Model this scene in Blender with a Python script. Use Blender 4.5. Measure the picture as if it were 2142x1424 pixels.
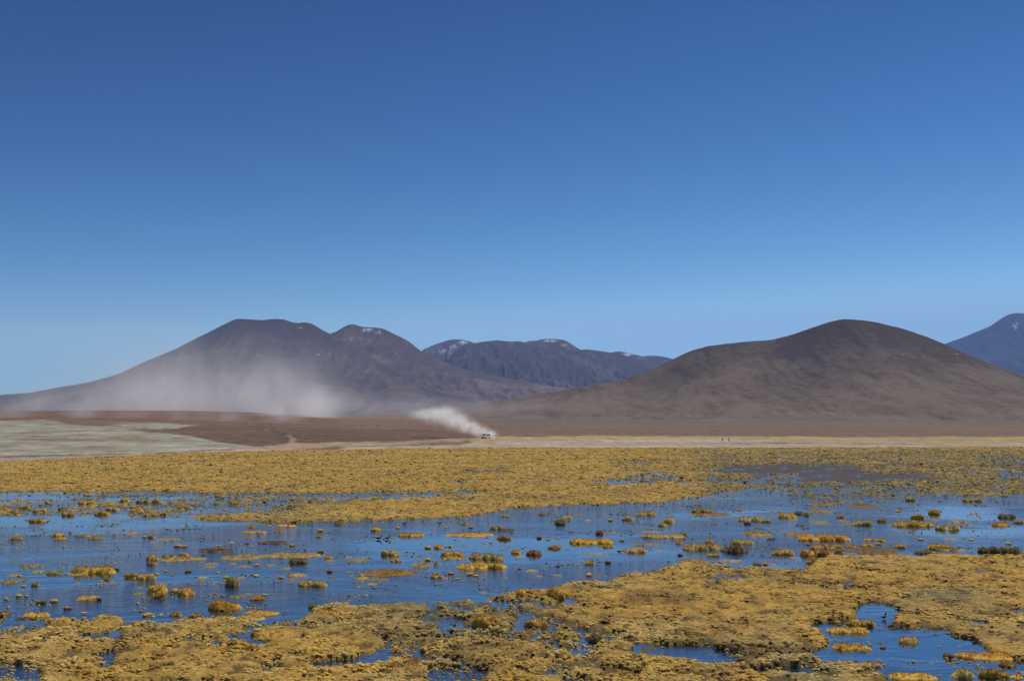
import bpy, bmesh, math, random
import numpy as np
from mathutils import Vector, Matrix

# ------------------------------------------------------------------ camera, sky, sun, exposure
for o in list(bpy.data.objects):
    bpy.data.objects.remove(o, do_unlink=True)
scene = bpy.context.scene
COL = scene.collection

CAM_H = 10.3
LENS = 35.0
FPX = LENS / 36.0 * 2142.0          # focal length in photo pixels
HORIZON = 868.0
PITCH = math.atan((HORIZON - 712.0) / FPX)

cam_data = bpy.data.cameras.new('camera')
cam_data.lens = LENS
cam_data.sensor_width = 36.0
cam_data.sensor_fit = 'HORIZONTAL'
cam_data.clip_start = 0.5
cam_data.clip_end = 60000.0
cam = bpy.data.objects.new('camera', cam_data)
cam.location = (0, 0, CAM_H)
cam.rotation_euler = (math.pi / 2 + PITCH, 0, 0)
COL.objects.link(cam)
scene.camera = cam

SUN_AZ = math.radians(38)            # measured from +Y towards +X
SUN_EL = math.radians(60)
world = bpy.data.worlds.new('World')
scene.world = world
world.use_nodes = True
wn, wl = world.node_tree.nodes, world.node_tree.links
wn.clear()
sky = wn.new('ShaderNodeTexSky')
sky.sky_type = 'NISHITA'
sky.sun_disc = False
sky.sun_elevation = SUN_EL
sky.sun_rotation = SUN_AZ
sky.altitude = 4300
sky.air_density = 1.2
sky.dust_density = 1.0
sky.ozone_density = 3.0
bg = wn.new('ShaderNodeBackground')
bg.inputs['Strength'].default_value = 0.08
wo = wn.new('ShaderNodeOutputWorld')
# a film-like response per channel: deep blue overhead, pale towards the horizon
sep = wn.new('ShaderNodeSeparateColor')
com = wn.new('ShaderNodeCombineColor')
wl.new(sky.outputs[0], sep.inputs[0])
for ch, (power, gain, top) in enumerate(((2.95, 0.0094, 0.36), (2.35, 0.0126, 0.64), (2.02, 0.0137, 0.95))):
    pw = wn.new('ShaderNodeMath'); pw.operation = 'POWER'; pw.inputs[1].default_value = power
    gn = wn.new('ShaderNodeMath'); gn.operation = 'MULTIPLY'; gn.inputs[1].default_value = gain / 0.08
    mn = wn.new('ShaderNodeMath'); mn.operation = 'SMOOTH_MIN'; mn.inputs[1].default_value = top / 0.08; mn.inputs[2].default_value = 0.12 / 0.08
    wl.new(sep.outputs[ch], pw.inputs[0]); wl.new(pw.outputs[0], gn.inputs[0]); wl.new(gn.outputs[0], mn.inputs[0])
    wl.new(mn.outputs[0], com.inputs[ch])
wl.new(com.outputs[0], bg.inputs['Color'])
wl.new(bg.outputs[0], wo.inputs['Surface'])

sun_data = bpy.data.lights.new('sun', 'SUN')
sun_data.energy = 4.6
sun_data.angle = math.radians(0.53)
sun_data.color = (1.0, 0.95, 0.87)
sun = bpy.data.objects.new('sun', sun_data)
sdir = Vector((math.sin(SUN_AZ) * math.cos(SUN_EL), math.cos(SUN_AZ) * math.cos(SUN_EL), math.sin(SUN_EL)))
sun.rotation_euler = (-sdir).to_track_quat('-Z', 'Y').to_euler()
sun.location = (60, 60, 120)
COL.objects.link(sun)

vs = scene.view_settings
vs.view_transform = 'Standard'
vs.look = 'None'
vs.exposure = 0.0
vs.gamma = 1.0
vs.use_curve_mapping = False
scene.render.engine = 'CYCLES'
scene.cycles.use_denoising = True
scene.cycles.max_bounces = 6
scene.cycles.volume_bounces = 2
scene.cycles.transparent_max_bounces = 16
scene.cycles.volume_step_rate = 1.6
scene.cycles.volume_max_steps = 256

# ------------------------------------------------------------------ projection helpers
CP, SP = math.cos(PITCH), math.sin(PITCH)

def ray(u, v):
    """photo pixel -> world direction with y as given (unnormalised)"""
    a = (np.asarray(u, float) - 1071.0) / FPX
    c = -(np.asarray(v, float) - 712.0) / FPX
    return a, CP - SP * c, SP + CP * c

def on_ground(u, v, z=0.0):
    dx, dy, dz = ray(u, v)
    t = (z - CAM_H) / dz
    return dx * t, dy * t

def on_plane_y(u, v, y):
    dx, dy, dz = ray(u, v)
    t = y / dy
    return dx * t, CAM_H + dz * t

def project(x, y, z):
    zz = np.asarray(z, float) - CAM_H
    fwd = y * CP + zz * SP
    up = -y * SP + zz * CP
    return 1071.0 + FPX * x / fwd, 712.0 - FPX * up / fwd

# ------------------------------------------------------------------ noise
_rng = np.random.default_rng(7)
_P = np.concatenate([_rng.permutation(512)] * 2)
_ang = _rng.random(512) * 2 * np.pi
_GX, _GY = np.cos(_ang), np.sin(_ang)

def perlin(x, y):
    x = np.asarray(x, float); y = np.asarray(y, float)
    xi = np.floor(x).astype(int); yi = np.floor(y).astype(int)
    xf = x - xi; yf = y - yi
    xi &= 511; yi &= 511
    def g(ix, iy, fx, fy):
        h = _P[(_P[ix & 511] + iy) & 511]
        return _GX[h] * fx + _GY[h] * fy
    u = xf ** 3 * (xf * (xf * 6 - 15) + 10)
    v = yf ** 3 * (yf * (yf * 6 - 15) + 10)
    a = g(xi, yi, xf, yf); b = g(xi + 1, yi, xf - 1, yf)
    c = g(xi, yi + 1, xf, yf - 1); d = g(xi + 1, yi + 1, xf - 1, yf - 1)
    return (a + u * (b - a)) * (1 - v) + (c + u * (d - c)) * v

def fbm(x, y, octaves=4, gain=0.5, seed=0.0):
    r = 0; amp = 1.0
    for i in range(octaves):
        r = r + amp * perlin(x * 2 ** i + 17.3 * i + seed, y * 2 ** i - 9.1 * i + seed * 1.7)
        amp *= gain
    return r

def sstep(a, b, x):
    t = np.clip((np.asarray(x, float) - a) / (b - a), 0, 1)
    return t * t * (3 - 2 * t)

# ------------------------------------------------------------------ mesh and material helpers
def tag(o, label=None, cat=None, group=None, kind=None):
    if label: o['label'] = label
    if cat: o['category'] = cat
    if group: o['group'] = group
    if kind: o['kind'] = kind
    return o

def make_mesh(name, verts, faces, smooth=True):
    """verts (n,3) array, faces (m,3) or (m,4) int array, or a list of such arrays"""
    me = bpy.data.meshes.new(name)
    verts = np.asarray(verts, np.float32)
    if not isinstance(faces, list):
        faces = [faces]
    faces = [np.asarray(f, np.int32) for f in faces if len(f)] or [np.array([[0, 0, 0]], np.int32)]
    me.vertices.add(len(verts))
    me.vertices.foreach_set('co', verts.ravel())
    nl = sum(f.size for f in faces); nf = sum(len(f) for f in faces)
    me.loops.add(nl)
    me.loops.foreach_set('vertex_index', np.concatenate([f.ravel() for f in faces]))
    me.polygons.add(nf)
    tot = np.concatenate([np.full(len(f), f.shape[1], np.int32) for f in faces])
    st = np.concatenate([[0], np.cumsum(tot)[:-1]]).astype(np.int32)
    me.polygons.foreach_set('loop_start', st)
    me.polygons.foreach_set('use_smooth', np.full(nf, smooth))
    me.update(calc_edges=True)
    return me

def add_color(me, name, rgb):
    a = me.attributes.new(name, 'FLOAT_COLOR', 'POINT')
    c = np.ones((len(me.vertices), 4), np.float32)
    c[:, :3] = rgb
    a.data.foreach_set('color', c.ravel())

def add_float(me, name, val):
    a = me.attributes.new(name, 'FLOAT', 'POINT')
    a.data.foreach_set('value', np.asarray(val, np.float32))

def link(name, me, mat=None, parent=None):
    o = bpy.data.objects.new(name, me)
    COL.objects.link(o)
    if mat is not None and len(me.materials) == 0:
        me.materials.append(mat)
    if parent is not None:
        o.parent = parent
    return o

class Nodes:
    def __init__(self, mat):
        mat.use_nodes = True
        self.t = mat.node_tree
        self.t.nodes.clear()
    def n(self, typ, **kw):
        nd = self.t.nodes.new('ShaderNode' + typ)
        for k, v in kw.items():
            if k in nd.bl_rna.properties:
                setattr(nd, k, v)
        return nd
    def l(self, a, b):
        self.t.links.new(a, b)
    def val(self, sock, v):
        if hasattr(v, 'bl_idname') or isinstance(v, bpy.types.NodeSocket):
            self.l(v, sock)
        else:
            sock.default_value = v
    def math(self, op, a, b=None, c=None, clamp=False):
        m = self.n('Math', operation=op); m.use_clamp = clamp
        self.val(m.inputs[0], a)
        if b is not None: self.val(m.inputs[1], b)
        if c is not None: self.val(m.inputs[2], c)
        return m.outputs[0]
    def vmath(self, op, a, b=None):
        m = self.n('VectorMath', operation=op)
        self.val(m.inputs[0], a)
        if b is not None: self.val(m.inputs[1], b)
        return m.outputs['Value'] if op in ('DOT_PRODUCT', 'LENGTH', 'DISTANCE') else m.outputs[0]
    def mix(self, fac, a, b, blend='MIX'):
        m = self.n('Mix'); m.data_type = 'RGBA'; m.blend_type = blend
        self.val(m.inputs[0], fac); self.val(m.inputs[6], a); self.val(m.inputs[7], b)
        return m.outputs[2]
    def noise(self, vec, scale, detail=4, rough=0.55, dist=0.0):
        m = self.n('TexNoise')
        if vec is not None: self.l(vec, m.inputs['Vector'])
        m.inputs['Scale'].default_value = scale
        m.inputs['Detail'].default_value = detail
        m.inputs['Roughness'].default_value = rough
        m.inputs['Distortion'].default_value = dist
        return m.outputs['Fac']
    def ramp(self, fac, pts):
        m = self.n('ValToRGB')
        e = m.color_ramp.elements
        while len(e) < len(pts): e.new(0.5)
        for i, (p, c) in enumerate(pts):
            e[i].position = p
            e[i].color = (*c, 1) if not isinstance(c, (int, float)) else (c, c, c, 1)
        self.l(fac, m.inputs[0])
        return m.outputs[0]
    def maprange(self, v, a, b, c, d):
        m = self.n('MapRange')
        self.l(v, m.inputs[0])
        for i, x in enumerate((a, b, c, d)): m.inputs[i + 1].default_value = x
        return m.outputs[0]

def new_mat(name):
    m = bpy.data.materials.new(name)
    return m, Nodes(m)

def simple_mat(name, color, rough=0.8, metallic=0.0, noise_scale=8.0, var=0.15, spec=0.3):
    m, N = new_mat(name)
    tc = N.n('TexCoord')
    nz = N.noise(tc.outputs['Object'], noise_scale, 3)
    k = N.maprange(nz, 0.3, 0.7, 1 - var, 1 + var)
    c = N.vmath('SCALE', (*color,))
    sc = c.node; N.l(k, sc.inputs['Scale'])
    b = N.n('BsdfPrincipled')
    N.l(c, b.inputs['Base Color'])
    b.inputs['Roughness'].default_value = rough
    b.inputs['Metallic'].default_value = metallic
    b.inputs['Specular IOR Level'].default_value = spec
    out = N.n('OutputMaterial'); N.l(b.outputs[0], out.inputs[0])
    return m

# ------------------------------------------------------------------ layout of the wetland (traced on the ground plane)
R_U0, R_U1, R_V0, R_V1, R_S = -600.0, 2750.0, 850.0, 1660.0, 2.0
_ru = np.arange(R_U0, R_U1, R_S); _rv = np.arange(R_V0, R_V1, R_S / 2)
RU, RV = np.meshgrid(_ru, _rv)

def poly_mask(pts):
    pts = np.array(pts, float)
    x, y = RU, RV
    inside = np.zeros(x.shape, bool)
    j = len(pts) - 1
    y0, y1 = pts[:, 1].min(), pts[:, 1].max()
    for i in range(len(pts)):
        xi, yi = pts[i]; xj, yj = pts[j]
        if yi != yj:
            c = ((yi > y) != (yj > y)) & (x < (xj - xi) * (y - yi) / (yj - yi) + xi)
            inside ^= c
        j = i
    return inside

def blur(a, su, sv):
    def k(s):
        r = max(1, int(3 * s)); g = np.exp(-0.5 * (np.arange(-r, r + 1) / s) ** 2); return g / g.sum(), r
    g, r = k(sv / (R_S / 2))
    p = np.pad(a, ((r, r), (0, 0)), mode='edge'); b = np.zeros_like(a)
    for i, w in enumerate(g): b += w * p[i:i + a.shape[0]]
    g, r = k(su / R_S)
    p = np.pad(b, ((0, 0), (r, r)), mode='edge'); c = np.zeros_like(a)
    for i, w in enumerate(g): c += w * p[:, i:i + a.shape[1]]
    return c

def sample(a, u, v):
    fu = np.clip((u - R_U0) / R_S, 0, len(_ru) - 1.001); fv = np.clip((v - R_V0) / (R_S / 2), 0, len(_rv) - 1.001)
    iu = fu.astype(int); iv = fv.astype(int); tu = fu - iu; tv = fv - iv
    return (a[iv, iu] * (1 - tu) + a[iv, iu + 1] * tu) * (1 - tv) + (a[iv + 1, iu] * (1 - tu) + a[iv + 1, iu + 1] * tu) * tv

EDGE_U = [-600, 0, 100, 250, 400, 560, 700, 900, 1100, 1500, 2142, 2750]
EDGE_V = [990, 967, 962, 954, 947, 943.5, 940.5, 937.5, 936.5, 936, 934.5, 934]
def edge_v(u): return np.interp(u, EDGE_U, EDGE_V)

DENS = np.full(RU.shape, 1.15)          # how closed the grass mat is
def paint(arr, pts, v):
    arr[poly_mask(pts)] = v
# patchy half-flooded stretches first
paint(DENS, [(-600, 1028), (330, 1026), (640, 1030), (620, 1068), (420, 1085), (0, 1076), (-600, 1080)], 0.33)
paint(DENS, [(540, 1036), (700, 1027), (860, 1028), (970, 1024), (1110, 1021), (1000, 1033), (930, 1043), (760, 1052), (600, 1060)], 0.40)
paint(DENS, [(640, 1028), (860, 1029), (960, 1026), (930, 1034), (760, 1040), (650, 1040)], 0.20)
paint(DENS, [(1480, 942), (1800, 938), (2750, 936), (2750, 1040), (2142, 1036), (1870, 1046), (1560, 1040), (1500, 1010), (1430, 975)], 0.62)
paint(DENS, [(2040, 955), (2750, 955), (2750, 1005), (2080, 1000)], 0.38)
paint(DENS, [(1490, 990), (1520, 976), (1640, 972), (1790, 975), (1800, 988), (1720, 992), (1600, 990)], -0.1)
paint(DENS, [(1670, 996), (1790, 990), (1920, 992), (1960, 1000), (1790, 1008), (1690, 1006)], -0.1)
paint(DENS, [(1530, 1004), (1600, 998), (1700, 1000), (1680, 1010), (1540, 1012)], 0.12)
paint(DENS, [(1195, 1018), (1260, 1001), (1340, 990), (1400, 987), (1435, 1000), (1500, 1002), (1540, 1006), (1500, 1011), (1350, 1013), (1250, 1017)], 0.30)
paint(DENS, [(945, 990), (960, 986), (1000, 983), (1060, 984), (1066, 988), (1010, 989)], -0.2)
paint(DENS, [(945, 1012), (955, 1004), (975, 1004), (968, 1013)], -0.1)
paint(DENS, [(770, 971), (815, 968), (830, 971), (790, 973)], 0.2)
paint(DENS, [(590, 1014), (650, 1008), (640, 1017)], 0.2)
paint(DENS, [(1300, 955), (1420, 962), (1400, 975), (1250, 978)], 0.55)
paint(DENS, [(1520, 1030), (1650, 1014), (1900, 1014), (2000, 1030), (1900, 1050), (1560, 1062)], 0.34)
# main channel
paint(DENS, [(-600, 1082), (0, 1078), (380, 1083), (450, 1089), (600, 1092), (700, 1094), (770, 1089), (840, 1086), (930, 1081), (1000, 1078),
             (1050, 1068), (1110, 1060), (1200, 1056), (1290, 1054), (1400, 1049), (1465, 1039), (1515, 1027), (1580, 1022), (1650, 1036), (1700, 1060),
             (1880, 1050), (1960, 1040), (2142, 1034), (2750, 1030), (2750, 1158), (2142, 1160), (2022, 1163), (1972, 1160), (1915, 1167), (1862, 1164),
             (1774, 1163), (1731, 1164), (1700, 1174), (1689, 1190), (1646, 1196), (1576, 1196), (1558, 1184), (1491, 1186), (1470, 1172), (1430, 1176),
             (1362, 1197), (1280, 1216), (1181, 1222), (1142, 1230), (1064, 1242), (1029, 1248), (1008, 1262), (948, 1262), (890, 1264), (771, 1268),
             (714, 1265), (650, 1272), (648, 1290), (600, 1302), (568, 1320), (553, 1302), (470, 1296), (380, 1300), (345, 1302), (250, 1296),
             (172, 1296), (150, 1310), (106, 1298), (40, 1296), (0, 1290), (-600, 1290)], -0.25)
paint(DENS, [(-600, 1028), (60, 1031), (130, 1034), (330, 1029), (420, 1036), (330, 1046), (100, 1050), (-600, 1050)], 0.10)
# half-drowned margins of the near bank
paint(DENS, [(-600, 1296), (172, 1297), (345, 1303), (553, 1303), (660, 1300), (700, 1340), (620, 1380), (560, 1424), (560, 1660), (-600, 1660)], 0.74)
paint(DENS, [(620, 1385), (900, 1330), (1180, 1320), (1350, 1330), (1480, 1400), (1700, 1390), (1740, 1424), (1740, 1660), (560, 1660)], 0.80)
paint(DENS, [(1440, 1176), (1700, 1196), (1720, 1176), (2142, 1163), (2750, 1160), (2750, 1225), (1800, 1240), (1440, 1230)], 0.88)
paint(DENS, [(-600, 1290), (0, 1284), (120, 1294), (100, 1318), (0, 1335), (-600, 1330)], 0.40)
paint(DENS, [(890, 1264), (1030, 1250), (1200, 1250), (1290, 1270), (1180, 1300), (1340, 1345), (1200, 1350), (1000, 1340), (890, 1300), (700, 1310), (650, 1320), (700, 1295), (880, 1290)], 0.50)
paint(DENS, [(900, 1290), (985, 1290), (985, 1330), (920, 1330)], 0.15)
paint(DENS, [(880, 1266), (1010, 1264), (1000, 1284), (900, 1284)], 0.28)
paint(DENS, [(1320, 1345), (1420, 1346), (1500, 1352), (1560, 1366), (1550, 1392), (1490, 1396), (1420, 1388), (1380, 1376), (1330, 1366)], 0.22)
paint(DENS, [(1270, 1322), (1310, 1320), (1315, 1330), (1285, 1332)], 0.1)
paint(DENS, [(640, 1385), (760, 1375), (830, 1362), (840, 1372), (770, 1392), (660, 1400)], 0.28)
paint(DENS, [(900, 1395), (1010, 1398), (1020, 1430), (890, 1430)], 0.20)
paint(DENS, [(-40, 1395), (20, 1388), (70, 1390), (80, 1424), (40, 1424)], 0.2)
paint(DENS, [(150, 1320), (260, 1326), (250, 1340), (170, 1338)], 0.3)
paint(DENS, [(290, 1318), (322, 1316), (318, 1328), (294, 1328)], -0.1)
paint(DENS, [(195, 1368), (245, 1358), (250, 1380), (215, 1390)], 0.2)
paint(DENS, [(205, 1392), (230, 1392), (225, 1405), (205, 1408)], 0.1)
paint(DENS, [(1570, 1398), (1690, 1388), (1720, 1396), (1650, 1412), (1580, 1414)], 0.3)
paint(DENS, [(600, 1310), (740, 1315), (880, 1330), (880, 1350), (640, 1340)], 0.80)
# pond at the lower right
paint(DENS, [(1690, 1305), (1735, 1302), (1785, 1294), (1800, 1264), (1828, 1258), (1868, 1268), (1882, 1285), (1866, 1303), (1880, 1314), (1985, 1314),
             (1990, 1325), (2030, 1334), (2060, 1348), (2072, 1364), (2142, 1382), (2300, 1380), (2300, 1480), (1880, 1480), (1850, 1424), (1838, 1408),
             (1800, 1396), (1740, 1392), (1698, 1380), (1690, 1366), (1722, 1354), (1738, 1340), (1712, 1328), (1698, 1315)], -0.25)
paint(DENS, [(1745, 1216), (1775, 1216), (1785, 1226), (1760, 1228)], 0.1)
paint(DENS, [(1480, 1208), (1560, 1206), (1556, 1212), (1490, 1213)], 0.1)
paint(DENS, [(1995, 1290), (2075, 1302), (2070, 1310), (2000, 1304)], 0.15)
paint(DENS, [(2110, 1268), (2200, 1272), (2200, 1284), (2112, 1284)], 0.15)
DENS = blur(DENS, 9.0, 3.2)

# colour character: 0 golden .. 1 olive/tan, and rust patches, and dark mudflats
OLIVE = np.full(RU.shape, 0.12)
paint(OLIVE, [(-600, 1270), (560, 1270), (700, 1260), (1000, 1250), (1250, 1245), (1330, 1300), (1480, 1360), (1700, 1370), (1740, 1430), (1740, 1660), (-600, 1660)], 0.34)
paint(OLIVE, [(860, 1262), (1180, 1250), (1330, 1330), (1300, 1424), (900, 1424)], 0.55)
paint(OLIVE, [(1480, 1340), (1700, 1355), (1760, 1400), (1760, 1660), (1300, 1660), (1330, 1400)], 0.58)
paint(OLIVE, [(1430, 938), (2750, 936), (2750, 1060), (1560, 1060), (1480, 1030)], 0.70)
paint(OLIVE, [(1890, 1236), (2040, 1236), (2040, 1260), (1900, 1258)], 0.9)
paint(OLIVE, [(200, 1024), (640, 1030), (620, 1085), (200, 1085)], 0.5)
paint(OLIVE, [(80, 957), (300, 949), (330, 958), (80, 965)], 0.7)
OLIVE = blur(OLIVE, 16, 6)
RUST = np.zeros(RU.shape)
paint(RUST, [(1290, 1250), (1330, 1240), (1420, 1240), (1460, 1256), (1440, 1270), (1300, 1270)], 0.9)
paint(RUST, [(1480, 1318), (1560, 1310), (1570, 1328), (1490, 1338)], 0.7)
paint(RUST, [(720, 1300), (800, 1302), (800, 1318), (740, 1318)], 0.4)
RUST = blur(RUST, 8, 3)
MUD = np.zeros(RU.shape)
paint(MUD, [(1490, 990), (1510, 974), (1640, 970), (1800, 972), (1960, 995), (1960, 1004), (1800, 1012), (1690, 1008), (1660, 994), (1560, 991)], 1.0)
paint(MUD, [(1560, 1015), (1900, 1030), (1880, 1048), (1600, 1050)], 0.45)
paint(MUD, [(1420, 958), (1470, 950), (1900, 945), (1900, 955), (1470, 966)], 0.6)
paint(MUD, [(890, 1262), (1040, 1262), (1060, 1290), (900, 1300)], 0.8)
paint(MUD, [(700, 1296), (900, 1290), (900, 1318), (720, 1312)], 0.8)
paint(MUD, [(1310, 1340), (1380, 1340), (1400, 1370), (1330, 1380)], 0.8)
paint(MUD, [(620, 1030), (900, 1030), (760, 1050), (620, 1048)], 0.5)
MUD = blur(MUD, 8, 3)

def wetland(x, y):
    """signed 'landness' at ground points; >0 is grass mat, <0 is open water"""
    u, v = project(x, y, 0.0)
    d = sample(DENS, u, v)
    n = 0.5 + 0.55 * fbm(x / 5.0, y / 7.0, 3, 0.6, 3.0) + 0.56 * fbm(x / 1.3, y / 1.8, 4, 0.70, 14.0)
    # far away only the coarse shapes matter
    return d - n, u, v

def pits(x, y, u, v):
    """hollows between the hummocks, where the ground colour is darker"""
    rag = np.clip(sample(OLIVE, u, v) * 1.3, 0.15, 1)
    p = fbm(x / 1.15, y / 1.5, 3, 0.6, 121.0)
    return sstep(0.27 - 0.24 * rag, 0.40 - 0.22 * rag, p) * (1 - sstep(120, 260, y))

def lump(x, y):
    a = 1 - np.abs(fbm(x / 1.3, y / 1.3, 3, 0.5, 11.0)) * 2.2
    return np.clip(a, 0, 1)

def bank_z(x, y, s, u, v):
    """height of the sod above the water: hummocky where the bog is rough, flatter elsewhere"""
    fade = 1 - sstep(110, 240, y)
    rag = np.clip(0.35 + 1.1 * sample(OLIVE, u, v), 0, 1.1)
    hum = np.clip(1 - 2.0 * np.abs(fbm(x / 2.6, y / 2.6, 3, 0.5, 131.0)), 0, 1) ** 1.3
    z = 0.05 + 0.09 * sstep(0.05, 0.6, s) + (0.06 * lump(x, y) + 0.11 * rag * hum) * (0.25 + 0.75 * fade) * sstep(0.0, 0.25, s)
    return z - 0.09 * pits(x, y, u, v) * sstep(0.05, 0.3, s)

# ------------------------------------------------------------------ colour of the dry plain
PLAIN = np.zeros(RU.shape + (3,)); PLAIN[:] = (0.135, 0.092, 0.066)
def paint3(pts, c):
    PLAIN[poly_mask(pts)] = c
BROWN = (0.125, 0.082, 0.056)
PALE = (0.305, 0.262, 0.205)
paint3([(-600, 850), (2750, 850), (2750, 884), (-600, 884)], (0.118, 0.094, 0.076))
paint3([(-600, 850), (720, 850), (700, 893), (380, 886), (0, 880), (-600, 880)], (0.14, 0.088, 0.064))
paint3([(700, 872), (1050, 872), (1050, 905), (700, 893)], (0.15, 0.10, 0.072))
paint3([(1050, 884), (2750, 886), (2750, 917), (1050, 914)], (0.135, 0.098, 0.068))
paint3([(1180, 870), (1380, 873), (1560, 877), (1560, 879), (1380, 876), (1180, 873)], (0.20, 0.165, 0.13))
paint3([(1860, 866), (2120, 866), (2120, 879), (1860, 878)], (0.06, 0.056, 0.048))
paint3([(980, 914), (1200, 911), (1600, 913), (2142, 914), (2750, 914), (2750, 938), (1000, 938)], (0.30, 0.225, 0.12))
paint3([(1060, 924), (1250, 919), (1500, 918), (1640, 921), (1760, 926), (2142, 928), (2750, 927), (2750, 938), (700, 945), (720, 934), (850, 932), (960, 928)], PALE)
paint3([(1520, 925.5), (1700, 926), (1900, 929), (2142, 932), (2142, 932.6), (1900, 930.5), (1700, 927.5), (1520, 926.6)], (0.17, 0.13, 0.09))
# dark gravel apron in front of the van
paint3([(240, 898), (360, 889), (560, 891), (720, 894), (900, 899), (1000, 910), (1016, 913), (960, 921), (850, 926), (700, 930), (590, 932), (480, 935), (430, 922), (330, 908)], (0.112, 0.074, 0.052))
# pinkish wheel tracks
paint3([(480, 936), (560, 934), (610, 928), (700, 925), (830, 923), (930, 918), (1010, 915), (1020, 917.5), (960, 923), (860, 928), (700, 934), (560, 943), (470, 946)], (0.265, 0.195, 0.15))
paint3([(540, 894.5), (580, 899), (605, 909), (624, 928), (612, 929), (596, 912), (575, 902), (540, 896)], (0.27, 0.20, 0.14))
paint3([(500, 893), (560, 894), (594, 904), (606, 922), (598, 925), (588, 908), (560, 897), (500, 894.5)], (0.075, 0.05, 0.036))
# pale green-grey alluvial fan on the left
GREEN = (0.245, 0.248, 0.200)
paint3([(-600, 878), (0, 879), (110, 881), (200, 886), (330, 884), (420, 890), (370, 895), (270, 898), (390, 910), (450, 923), (530, 934), (480, 941), (300, 948), (0, 955), (-600, 975)], GREEN)
paint3([(110, 882), (240, 883), (245, 890), (170, 889)], (0.135, 0.088, 0.06))
paint3([(-600, 950), (0, 950), (120, 950.5), (270, 946), (480, 937), (500, 940), (350, 947), (140, 954), (0, 957), (-600, 960)], (0.15, 0.115, 0.078))
paint3([(-600, 948.8), (0, 948.8), (140, 947.6), (330, 943.0), (480, 936), (480, 938), (330, 945), (140, 950), (0, 951.2), (-600, 951.2)], (0.34, 0.30, 0.26))
paint3([(-600, 961), (0, 956.5), (140, 954), (350, 947), (490, 939.5), (560, 941), (560, 946), (250, 957), (0, 970), (-600, 995)], (0.29, 0.255, 0.215))
paint3([(385, 949), (430, 945.5), (480, 943), (470, 946), (400, 952)], (0.55, 0.55, 0.54))
GRN = np.zeros(RU.shape)
GRN[poly_mask([(-600, 878), (0, 879), (330, 884), (390, 910), (450, 923), (500, 934), (300, 944), (-600, 950)])] = 1
GRN = blur(GRN, 6, 1.5)
for k in range(3):
    PLAIN[..., k] = blur(PLAIN[..., k].copy(), 2.5, 0.5)

# ------------------------------------------------------------------ ground sheet
def crest_b(u):   # first low swell, at about 650 m
    v = np.interp(u, [-600, 0, 200, 370, 550, 700, 900, 1000, 1100, 1300], [879, 879, 881.5, 887, 891, 894, 899, 905, 899.4, 899.5])
    return CAM_H - (v - HORIZON) / FPX * 650
def crest_a(u):   # long rise behind it, at about 1100 m
    v = np.interp(u, [-600, 0, 250, 400, 520, 640, 760, 900, 1100, 1400], [860, 859, 858.5, 859, 862, 868, 876, 880, 884, 886])
    return CAM_H - (v - HORIZON) / FPX * 1100

def plain_z(u, d):
    b = np.maximum(crest_b(u), 0.3); a = np.maximum(crest_a(u), 0.3)
    left = 1 - sstep(850, 1120, u)
    e = FPX * CAM_H / np.maximum(edge_v(u) - HORIZON, 1)
    z = 0.18 + (b - 0.18) * sstep(e, 650, d) ** 1.0
    dip = np.minimum(b - 1.6 * left, a)
    z = np.where(d > 650, b + (dip - b) * sstep(650, 740, d), z)
    z = np.where(d > 740, dip + (a - dip) * sstep(740, 1100, d), z)
    z = np.where(d > 1100, a + (0.35 * a - a) * sstep(1100, 2200, d), z)
    z = np.where(d > 2200, 0.35 * a * (1 - sstep(2200, 9000, d)), z)
    return z

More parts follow.
